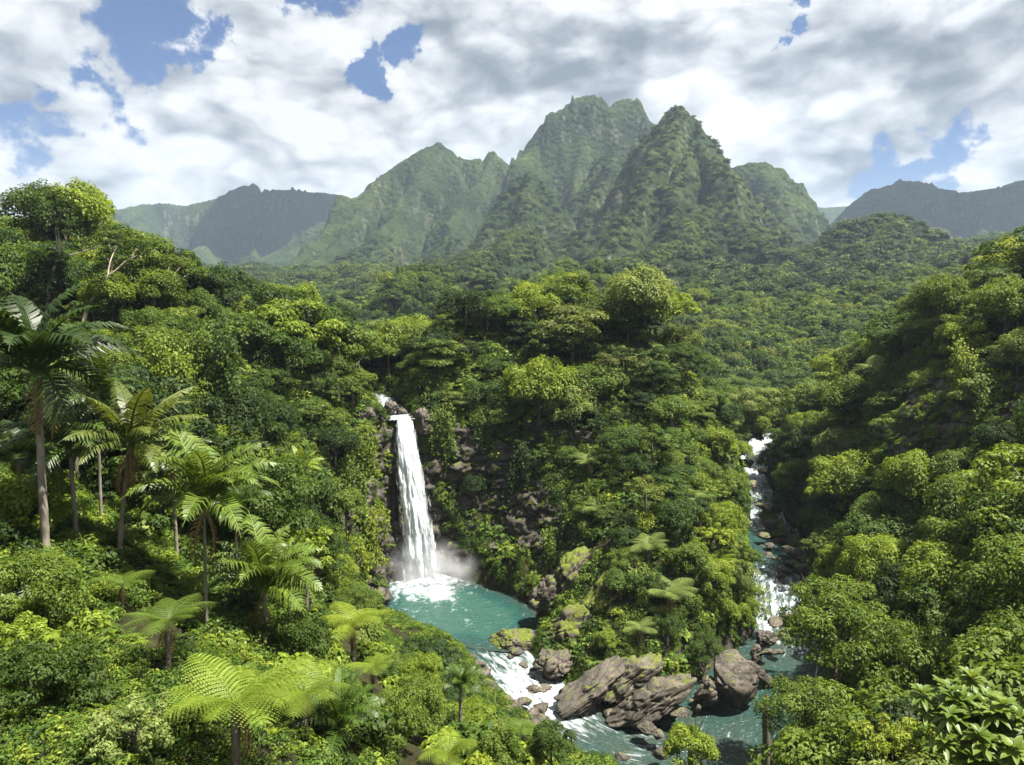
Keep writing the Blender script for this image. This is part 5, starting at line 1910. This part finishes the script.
SHAPE = {'dome': 'round crowned', 'tier': 'flat tiered', 'column': 'narrow vine wrapped', 'loose': 'open crowned', 'rosette': 'star leaved'}
TREE_REC = []
tone_names = ['dark green', 'deep green', 'mid green', 'bright green', 'yellow green', 'olive green', 'pale green']
for q in SPEC + HSPEC:
    x, y, z, pr, s, hs, near, rp, cpx, cpy, dep = q[:11]
    P = (NEARP if near else PROTO)[pr]
    if len(q) > 11:
        tone = q[11]
    else:
        p_ = np.array([.07, .16, .29, .25, .08, .02, .13])
        if -14 < x < 42 and 64 < y < 140:
            p_ = np.array([.05, .13, .27, .28, .10, .02, .15])
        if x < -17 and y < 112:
            p_ = np.array([.30, .32, .18, .10, .03, .04, .03])  # deep shade of the left hillside, put into darker crown tones
        if x > 25 and cpy > 520:
            p_ = np.array([.07, .22, .38, .23, .04, .01, .05])
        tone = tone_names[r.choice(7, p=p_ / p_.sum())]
    root = empty('broadleaf_tree', (x, y, z), r.uniform(0, 6.28))
    obj('trunk', P['trunk'], root).scale = (s, s, hs)
    c = obj('crown', P['crown'], root, (0, 0, P['H'] * hs))
    c.scale = (s, s, s * r.uniform(.95, 1.2))
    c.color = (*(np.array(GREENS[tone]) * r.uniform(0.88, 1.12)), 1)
    TREE_REC.append(dict(o=root, tone=tone, shape=SHAPE[P['style']], px=cpx, py=cpy, dep=dep, rp=rp, cat='tree', noun='tree'))

# shrubs
r = np.random.default_rng(77)
nsh = 0
SH = []
FERNS = [(o_.location.x, o_.location.y) for o_ in SC.objects if o_.get('category') == 'tree fern' and o_.location.y < 62]
for tries in range(6000):
    if len(SH) >= 290:
        break
    u_ = r.random()
    if u_ < .22:
        y = r.uniform(38, 70)
        x = r.uniform(-14, 4)
    elif u_ < 0.55:
        y = r.uniform(24, 60)
        x = r.uniform(-.74, .30) * y
    else:
        y = r.uniform(60, 112)
        x = r.uniform(-.55, .6) * y
    X1, Y1 = np.array([x]), np.array([y])
    d, _ = water_dist(X1, Y1)
    if d[0] < 1.0:
        continue
    if any(math.hypot(x - a_, y + 1.2 - b_) < 3.0 for a_, b_ in FERNS):
        continue
    z = gz(x, y)
    s = r.uniform(0.9, 2.1) * (1.0 if y > 40 else 0.85)
    cpx, cpy, dep = proj(x, y, z + 0.6 * s)
    if cpx < -30 or cpx > 1054 or cpy > 800 or cpy < 0:
        continue
    rp = s * F / dep
    if any((x - a[0]) ** 2 + (y - a[1]) ** 2 < (0.75 * (s + a[3])) ** 2 for a in SH):
        continue
    if any(dep < D - .5 and D > 60 and poly_sdf(Pq, np.array([cpx]), np.array([cpy - rp * .5]))[0] < 0 for Pq, D in KEEP):
        continue
    SH.append((x, y, z, s, cpx, cpy, dep, rp))
for x, y, z, s, cpx, cpy, dep, rp in SH:
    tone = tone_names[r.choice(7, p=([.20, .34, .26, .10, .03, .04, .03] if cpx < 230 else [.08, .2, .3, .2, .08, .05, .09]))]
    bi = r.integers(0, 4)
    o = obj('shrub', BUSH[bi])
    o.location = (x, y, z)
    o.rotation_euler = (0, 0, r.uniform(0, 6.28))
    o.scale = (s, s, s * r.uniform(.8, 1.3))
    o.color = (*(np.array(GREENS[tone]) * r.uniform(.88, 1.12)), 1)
    TREE_REC.append(dict(o=o, tone=tone, shape=['small leaved', 'rounded', 'fine leaved', 'long leaved'][bi], px=cpx, py=cpy, dep=dep, rp=rp, cat='shrub', noun='shrub'))


# labels: each plant by its look and by the landmark it stands next to
LAND = [('waterfall lip', 398, 405), ('turquoise pool', 440, 620), ('shaded pool wall', 500, 500), ('tall bend boulder', 735, 680), ('river bar', 795, 560), ('upper rapids', 750, 468), ('royal palm', 38, 400),
        ('coconut palm', 130, 450), ('feathery palm', 204, 515), ('largest tree fern', 232, 703), ('forked pale trees', 66, 270), ('slender crest tree', 574, 285), ('bare headland rock', 570, 430), ('sunlit rock pillar', 365, 480),
        ('bare bank cliff', 945, 390), ('mossy rock fins', 585, 575), ('slanted slabs', 630, 695), ('large leaved shrub', 960, 712), ('short stout palm', 461, 690), ('heaped bank boulders', 515, 710), ('lush upright palm', 264, 595),
        ('river stump', 770, 700), ('star shaped fern', 694, 500), ('low palm clump', 338, 735), ('pale slender palm', 300, 475), ('valley mouth', 740, 390), ('wooded dark skyline', 30, 190), ('far sunny skyline', 300, 285),
        ('steep bank crest', 960, 260), ('calm river reach', 776, 540), ('headland river flank', 700, 420), ('wide feathery tree', 905, 655)]
ORD = ['closest', 'second closest', 'third closest', 'fourth closest', 'fifth closest', 'sixth closest', 'seventh closest', 'eighth closest', 'ninth closest', 'farthest']
bylab = {}
for t in TREE_REC:
    nm, lx, ly = min(LAND, key=lambda l: math.hypot(l[1] - t['px'], (l[2] - t['py']) * 1.1))
    dx, dy = t['px'] - lx, t['py'] - ly
    rel = 'above' if dy < -abs(dx) * .7 - 8 else 'below' if dy > abs(dx) * .7 + 8 else 'beside'
    size = 'big' if t['rp'] > (34 if t['cat'] == 'tree' else 26) else 'small' if t['rp'] < (18 if t['cat'] == 'tree' else 13) else 'midsize'
    lab = f"{size} {t['tone']} {t['shape']} {t['noun']} {rel} the {nm}"
    bylab.setdefault(lab, []).append((math.hypot(dx, dy), t))
for lab, L_ in bylab.items():
    L_.sort(key=lambda q: q[0])
    for i, (_, t) in enumerate(L_):
        tag(t['o'], lab if len(L_) == 1 else lab + ', ' + ORD[min(i, 9)], t['cat'], 'forest trees around the gorge' if t['cat'] == 'tree' else 'shrubs under the forest trees')
for o_ in list(SC.objects):
    if o_.parent is None and o_.get('category') and not o_.get('group'):
        g_ = {'palm tree': 'palms on the slope', 'tree fern': 'tree ferns of the gorge', 'vine': 'vines hanging on rock and trunks', 'boulder': 'boulders along the water', 'rock': 'bedrock at the water'}.get(o_['category'])
        if g_:
            o_['group'] = g_


# ------------------------------------------------------------------ stuff: geometry-node scatter
def scatter(name, pts, rot, scl, idx, protos):
    me = mesh_from(name, pts, [], ())if False else bpy.data.meshes.new(name)
    me.vertices.add(len(pts))
    me.vertices.foreach_set('co', np.asarray(pts, np.float32).ravel())
    for an, ty, arr in (('rot', 'FLOAT_VECTOR', rot), ('scl', 'FLOAT_VECTOR', scl), ('idx', 'INT', idx)):
        a = me.attributes.new(an, ty, 'POINT')
        a.data.foreach_set('vector' if ty == 'FLOAT_VECTOR' else 'value', np.asarray(arr, np.int32 if ty == 'INT' else np.float32).ravel())
    o = obj(name, me)
    o['kind'] = 'stuff'
    ng = bpy.data.node_groups.new(name, 'GeometryNodeTree')
    ng.interface.new_socket('Geometry', in_out='INPUT', socket_type='NodeSocketGeometry')
    ng.interface.new_socket('Geometry', in_out='OUTPUT', socket_type='NodeSocketGeometry')
    gi, go = ng.nodes.new('NodeGroupInput'), ng.nodes.new('NodeGroupOutput')
    jn = ng.nodes.new('GeometryNodeJoinGeometry')
    for pme in reversed(protos):
        po = bpy.data.objects.new(pme.name, pme)
        oi = ng.nodes.new('GeometryNodeObjectInfo')
        oi.inputs['Object'].default_value = po
        g2 = ng.nodes.new('GeometryNodeGeometryToInstance')
        ng.links.new(oi.outputs['Geometry'], g2.inputs[0])
        ng.links.new(g2.outputs[0], jn.inputs[0])

    def attr(n_, t):
        nd = ng.nodes.new('GeometryNodeInputNamedAttribute')
        nd.data_type = t
        nd.inputs[0].default_value = n_
        return [s for s in nd.outputs if s.enabled][0]
    ip = ng.nodes.new('GeometryNodeInstanceOnPoints')
    ng.links.new(gi.outputs[0], ip.inputs['Points'])
    ng.links.new(jn.outputs[0], ip.inputs['Instance'])
    ip.inputs['Pick Instance'].default_value = True
    ng.links.new(attr('idx', 'INT'), ip.inputs['Instance Index'])
    ng.links.new(attr('rot', 'FLOAT_VECTOR'), ip.inputs['Rotation'])
    ng.links.new(attr('scl', 'FLOAT_VECTOR'), ip.inputs['Scale'])
    ng.links.new(ip.outputs[0], go.inputs[0])
    md = o.modifiers.new('scatter', 'NODES')
    md.node_group = ng
    return o


def forest_tree(seed, rad, hh, H, style, leaf, nl, nc, mat):
    cm, cl = make_crown('forest_crown', seed, rad, hh, style, leaf, nl, mat, nc)
    g = Geo()
    n = len(cm.vertices)
    v = np.empty(n * 3, np.float32)
    cm.vertices.foreach_get('co', v)
    tn = np.empty(n, np.float32)
    cm.attributes['tint'].data.foreach_get('value', tn)
    vv = v.reshape(-1, 3) + np.array([0, 0, H])
    g.add(vv, np.arange(n).reshape(-1, 4), tn)
    q = np.linspace(0, 1, 5)
    g.add(*tube(np.stack([0.1 * q, 0 * q, -2 + (H + 2) * q], 1), 0.25 - 0.12 * q, 6), tint=0.3)
    me = g.build('forest_tree', [mat, M_BARK])
    mi = np.zeros(len(me.polygons), np.int32)
    mi[n // 4:] = 1
    me.polygons.foreach_set('material_index', mi)
    return me


MID = [forest_tree(900 + i, rad, hh, H, st0, lf, nl, nc, M_FOREST) for i, (st0, rad, hh, H, lf, nl, nc) in enumerate([
    ('dome', 3.6, 2.6, 4.6, .62, 70, 26), ('dome', 4.2, 2.7, 5.2, .68, 66, 28), ('tier', 4.2, 2.5, 5.0, .7, 80, 24), ('tier', 3.6, 2.6, 5.0, .66, 80, 22), ('column', 1.9, 3.4, 4.4, .6, 60, 22), ('loose', 3.4, 2.8, 5.0, .62, 60, 28), ('dome', 4.8, 3.0, 5.6, .7, 66, 30)])]
FAR = [forest_tree(930 + i, rad, hh, H, st0, lf, nl, nc, M_FARLEAF) for i, (st0, rad, hh, H, lf, nl, nc) in enumerate([
    ('dome', 4.4, 3.4, 3.6, 1.1, 36, 20), ('dome', 5.0, 3.2, 3.4, 1.15, 36, 22), ('dome', 4.8, 2.8, 3.2, 1.1, 38, 20), ('dome', 3.8, 3.6, 3.8, 1.05, 34, 18)])]

r = np.random.default_rng(5)
pts, scl = [], []


def rows(y0, y1, sp, lo_px=-50, hi_px=1074):
    out = []
    y = y0
    while y < y1:
        s_ = sp(y) if callable(sp) else sp
        x0, x1 = (lo_px - 512) / F * y * 1.02, (hi_px - 512) / F * y * 1.02
        xs = np.arange(x0, x1, s_)
        out.append(np.stack([xs + r.uniform(-.48, .48, len(xs)) * s_, y + r.uniform(-.48, .48, len(xs)) * s_], 1))
        y += s_ * 0.9
    return np.concatenate(out)


mid = rows(236, 430, 5.2)
far = rows(430, 1180, lambda y: np.interp(y, [430, 700, 1180], [5.4, 6.0, 7.2]))


def settle(P2):
    z = surface(P2[:, 0], P2[:, 1])
    h = 2.0
    gx_ = (surface(P2[:, 0] + h, P2[:, 1]) - z) / h
    gy_ = (surface(P2[:, 0], P2[:, 1] + h) - z) / h
    return z, gx_, gy_


z, gx_, gy_ = settle(mid)
sc = r.uniform(.7, 1.35, len(mid))
pts += list(np.c_[mid, z])
scl += list(np.stack([sc, sc, sc * r.uniform(.85, 1.2, len(mid))], 1))
pts, scl = np.array(pts), np.array(scl)
# what is left of the near wood, with finer leaves
FINE = [forest_tree(960 + i, rad, hh, H, st0, lf, nl, nc, M_FOREST) for i, (st0, rad, hh, H, lf, nl, nc) in enumerate([
    ('dome', 3.6, 2.6, 4.6, .34, 210, 30), ('tier', 4.0, 2.5, 5.0, .38, 230, 28), ('dome', 4.2, 2.7, 5.0, .36, 210, 32), ('loose', 3.4, 2.8, 5.0, .36, 170, 30)])]
q_ = np.array([(q[0], q[1], q[2], q[4], q[5]) for q in REST])
scatter('woodland', q_[:, :3], np.stack([0 * q_[:, 0], 0 * q_[:, 0], r.uniform(0, 6.28, len(q_))], 1), np.stack([q_[:, 3], q_[:, 3], (q_[:, 3] + q_[:, 4]) * .5], 1), r.integers(0, 4, len(q_)), FINE)
scatter('forest', pts, np.stack([0 * pts[:, 0], 0 * pts[:, 0], r.uniform(0, 6.28, len(pts))], 1), scl, r.integers(0, len(MID), len(pts)), MID)
P2 = far
z, gx_, gy_ = settle(P2)
sl = np.hypot(gx_, gy_)
toward = gy_ > -0.9                                     # slopes that turn their back are never seen
keep = toward & ~((sl > 1.15) & (r.random(len(sl)) < np.clip((sl - 1.1) * .5, 0, .6)))
P2, z, sl = P2[keep], z[keep], sl[keep]
sc = np.exp(r.normal(-.1, .25, len(P2))) * np.clip(1.15 - 0.2 * sl, .6, 1.1) * np.interp(P2[:, 1], [430, 1180], [.9, 1.05])
scatter('distant_forest', np.c_[P2, z - (2.6 + 1.2 * np.clip(sl - .7, 0, 1)) * sc], np.stack([0 * z, 0 * z, r.uniform(0, 6.28, len(z))], 1), np.stack([sc, sc, sc * r.uniform(.6, .95, len(z))], 1), r.integers(0, len(FAR), len(z)), FAR)
print('mass', len(pts), len(P2))


# undergrowth
def fern_tuft(seed):
    rr_ = np.random.default_rng(seed)
    g = Geo()
    for i in range(8):
        a = i * .785 + rr_.normal(0, .15)
        L = rr_.uniform(.7, 1.1)
        t = np.linspace(0, 1, 9)
        ang = 0.85 - 1.35 * t
        px_ = np.concatenate([[0], np.cumsum(np.cos(ang[:-1]))]) * L / 8
        pz_ = np.concatenate([[0], np.cumsum(np.sin(ang[:-1]))]) * L / 8
        wd_ = 0.18 * np.sin(np.clip(t * .9 + .12, 0, 1) * math.pi)
        for sd0 in (-1, 1):
            for j in range(1, 9):
                c = np.array([px_[j] * math.cos(a), px_[j] * math.sin(a), pz_[j]])
                side = np.array([-math.sin(a), math.cos(a), 0]) * sd0
                fw = np.array([math.cos(a), math.sin(a), -.3])
                d = unit(side + fw * .4)
                v, f = leaf_quads((c + d * wd_[j] * .5)[None], d[None], np.array([[0, 0, 1.0]]), wd_[j] + .05, .10, .05, .2)
                g.add(v, f, float(np.clip(.5 + rr_.normal(0, .12), 0, 1)))
    return g.build('fern_tuft', [M_UNDER])


def broad_tuft(seed, n=10, L0=.75, w0=.30):
    rr_ = np.random.default_rng(seed)
    g = Geo()
    for i in range(n):
        a = i * 2.4
        el = rr_.uniform(.5, 1.3)
        L = L0 * rr_.uniform(.7, 1.2)
        t = np.array([0, .35, .7, 1.0])
        hd = np.array([math.cos(a), math.sin(a), 0])
        mid_ = hd * (np.sin(t * 1.0) * L * math.cos(el) * 1.2)[:, None] + np.array([0, 0, 1]) * (t * L * math.sin(el) - t ** 2.5 * L * .5)[:, None]
        s = np.array([-hd[1], hd[0], 0])
        wv_ = s * (np.array([.08, .9, .8, .02]) * w0 * L * .5 / .5)[:, None] * .5
        up = np.array([0, 0, .03])
        v = np.concatenate([mid_ + wv_ + up, mid_, mid_ - wv_ + up])
        f = []
        for q in range(3):
            f += [[q, q + 1, 4 + q + 1, 4 + q], [4 + q, 4 + q + 1, 8 + q + 1, 8 + q]]
        g.add(v, np.array(f), float(np.clip(rr_.normal(.5, .15), 0, 1)))
    return g.build('broad_tuft', [M_UNDER])


UND = [make_bush('leaf_tuft', 950, .75, .17, 170, M_UNDER), make_bush('leaf_tuft', 951, .85, .22, 140, M_UNDER, .6), make_bush('leaf_tuft', 952, .7, .28, 90, M_UNDER, .42, .5),
       fern_tuft(953), fern_tuft(954), broad_tuft(955), broad_tuft(956, 13, .9, .26), make_bush('leaf_tuft', 957, .9, .14, 240, M_UNDER, .5, .4)]
pp = []
for y0, y1, sp_ in ((14, 60, .56), (60, 116, .85), (116, 175, 1.4)):
    q = rows(y0, y1, sp_, -300 if y1 < 61 else -60, 1324 if y1 < 61 else 1084)
    pp.append(q)
P2 = np.concatenate(pp)
z = ground(P2[:, 0], P2[:, 1])
d, lv = water_dist(P2[:, 0], P2[:, 1])
gx_ = (ground(P2[:, 0] + .5, P2[:, 1]) - z) / .5
gy_ = (ground(P2[:, 0], P2[:, 1] + .5) - z) / .5
sl = np.hypot(gx_, gy_)
dens = fbm(P2[:, 0] / 6, P2[:, 1] / 6, oct=3, seed=91)
keep = (d > 0.7) & (sl < 7) & ((dens > np.interp(P2[:, 1], [60, 70], [-.2, -.45])) | (d < 3) | (P2[:, 1] < 31))
P2, z, gx_, gy_, sl, d = P2[keep], z[keep], gx_[keep], gy_[keep], sl[keep], d[keep]
# steep ground needs more plants for its area
extra = np.repeat(np.arange(len(P2)), np.clip((np.sqrt(1 + sl * sl) * 1.3).astype(int), 1, 7))
P2 = P2[extra] + r.uniform(-.35, .35, (len(extra), 2))
z = ground(P2[:, 0], P2[:, 1])
gx_, gy_ = gx_[extra], gy_[extra]
sc = r.uniform(.55, 1.25, len(P2)) * np.interp(P2[:, 1], [22, 40, 116, 175], [.7, 1.0, 1.6, 1.9]) * np.clip(.5 + d[extra] / 4, .5, 1)
tl = 0.45
rot = np.stack([np.arctan(-gy_) * -tl, np.arctan(-gx_) * tl, r.uniform(-3.1, 3.1, len(z)) * 1.0], 1)
rot = np.stack([np.arctan(gy_) * tl, -np.arctan(gx_) * tl, 0 * z], 1) + np.stack([r.normal(0, .12, len(z)), r.normal(0, .12, len(z)), r.uniform(-.6, .6, len(z))], 1)
patch = fbm(P2[:, 0] / 3.5, P2[:, 1] / 3.5, oct=2, seed=95)
idx = np.clip(((patch + .6) / 1.2 * 8 + r.normal(0, 1.6, len(z))).astype(int), 0, 7)
def low_line(P2, z, sc):
    o = np.ones(len(P2), bool)
    upx, upy, udp = proj(P2[:, 0], P2[:, 1], z + .55 * sc)
    for Pq, D in (KEEP[0], KEEP[1], KEEP[-1]):
        o &= ~((udp < D - .5) & (poly_sdf(Pq, upx, upy) < 1))
    return o


open_ = low_line(P2, z, sc)
more = np.repeat(np.where(~open_)[0], 3)
Pm = P2[more] + r.uniform(-.6, .6, (len(more), 2))
okm = water_dist(Pm[:, 0], Pm[:, 1])[0] > .5
Pm, more = Pm[okm], more[okm]
P2, z, rot, sc, idx = np.r_[P2, Pm], np.r_[z, ground(Pm[:, 0], Pm[:, 1])], np.r_[rot, rot[more]], np.r_[sc, sc[more]], np.r_[idx, idx[more]]
open_ = np.ones(len(P2), bool)
upx, upy, udp = proj(P2[:, 0], P2[:, 1], z + .55 * sc)
for Pq, D in (KEEP[0], KEEP[1], KEEP[-1]):
    open_ &= ~((udp < D - .5) & (poly_sdf(Pq, upx, upy) < 1))
sc = np.where(open_, sc, sc * .6)
idx = np.where(open_, idx, r.choice([2, 3, 7], len(idx)))
scatter('undergrowth', np.c_[P2, z], rot, np.stack([sc] * 3, 1), idx, UND)
# plants rooted on the rock faces
pts, rots, scs = [], [], []
for ci, (V, O) in enumerate(CLIFF_PTS):
    fr_ = (.42, .5, .9, .8)[ci]
    pick = np.where(r.random(len(V)) < fr_ * .16)[0]
    dn_ = fbm(V[pick, 0] / 2.5, V[pick, 1] / 2.5, V[pick, 2] / 2.5, oct=3, seed=97) + .28 * (V[pick, 2] - 9) / 10 * (ci == 0)
    pick = pick[(dn_ > (-.10 if ci == 0 else -.25)) & (V[pick, 2] > 2)]
    pts.append(V[pick])
    o_ = O[pick]
    rots.append(np.stack([0.55 * -o_[:, 1] * -1, 0.55 * o_[:, 0], r.uniform(-.5, .5, len(pick))], 1))
    scs.append(r.uniform(.45, 1.15, len(pick)))
pts, rots, scs = np.concatenate(pts), np.concatenate(rots), np.concatenate(scs)
scatter('cliff_plants', pts, rots, np.stack([scs] * 3, 1), r.integers(0, 8, len(pts)), UND)
print('undergrowth', len(P2), 'cliff', len(pts))

# ------------------------------------------------------------------ unseen clouds, added above the frame to shade the far ridges
mc, ntc_ = new_mat('shade_cloud')
qc = N(ntc_)
pc_ = qc.n('ShaderNodeBsdfDiffuse')
pc_.inputs[0].default_value = (0.9, 0.9, 0.9, 1)
qc.l(pc_.outputs[0], qc.n('ShaderNodeOutputMaterial').inputs[0])


def shade_cloud(tx, ty, tz, rx, ry, seed, alt=1100.0):
    bm = bmesh.new()
    bmesh.ops.create_icosphere(bm, subdivisions=5, radius=1)
    v = np.array([q.co[:] for q in bm.verts])
    f = np.array([[q.index for q in p.verts] for p in bm.faces])
    bm.free()
    b_ = 1 + 0.42 * fbm(v[:, 0] * 2.2, v[:, 1] * 2.2, v[:, 2] * 2.2, oct=4, seed=seed)
    v = v * b_[:, None] * np.array([rx, ry, min(rx, ry) * .38])
    k_ = (alt - tz) / SUN_DIR[2]
    o = struct('shade_cloud', mesh_from('shade_cloud', v, f, [mc], True), 'stuff')
    o.location = (tx + SUN_DIR[0] * k_, ty + SUN_DIR[1] * k_, alt)


shade_cloud(-780, 2480, 250, 330, 260, 2, 1500)
shade_cloud(1150, 2000, 260, 420, 300, 3, 1500)

# ------------------------------------------------------------------ haze
hz = bmesh.new()
bmesh.ops.create_cube(hz, size=1)
hm = bpy.data.meshes.new('haze')
hz.to_mesh(hm)
hz.free()
mh, nth = new_mat('haze')
qh = N(nth)
pv = qh.n('ShaderNodeVolumePrincipled')
pv.inputs['Color'].default_value = (0.62, 0.78, 1.0, 1)
pv.inputs['Density'].default_value = 0.00009
pv.inputs['Anisotropy'].default_value = 0.2
qh.l(pv.outputs[0], qh.n('ShaderNodeOutputMaterial').inputs['Volume'])
hm.materials.append(mh)
ho = struct('haze', hm, 'stuff')
ZT = 760.0
ho.scale = (24000, 18400, ZT + 20)
ho.location = (0, 9000 - 100, (ZT - 20) / 2)
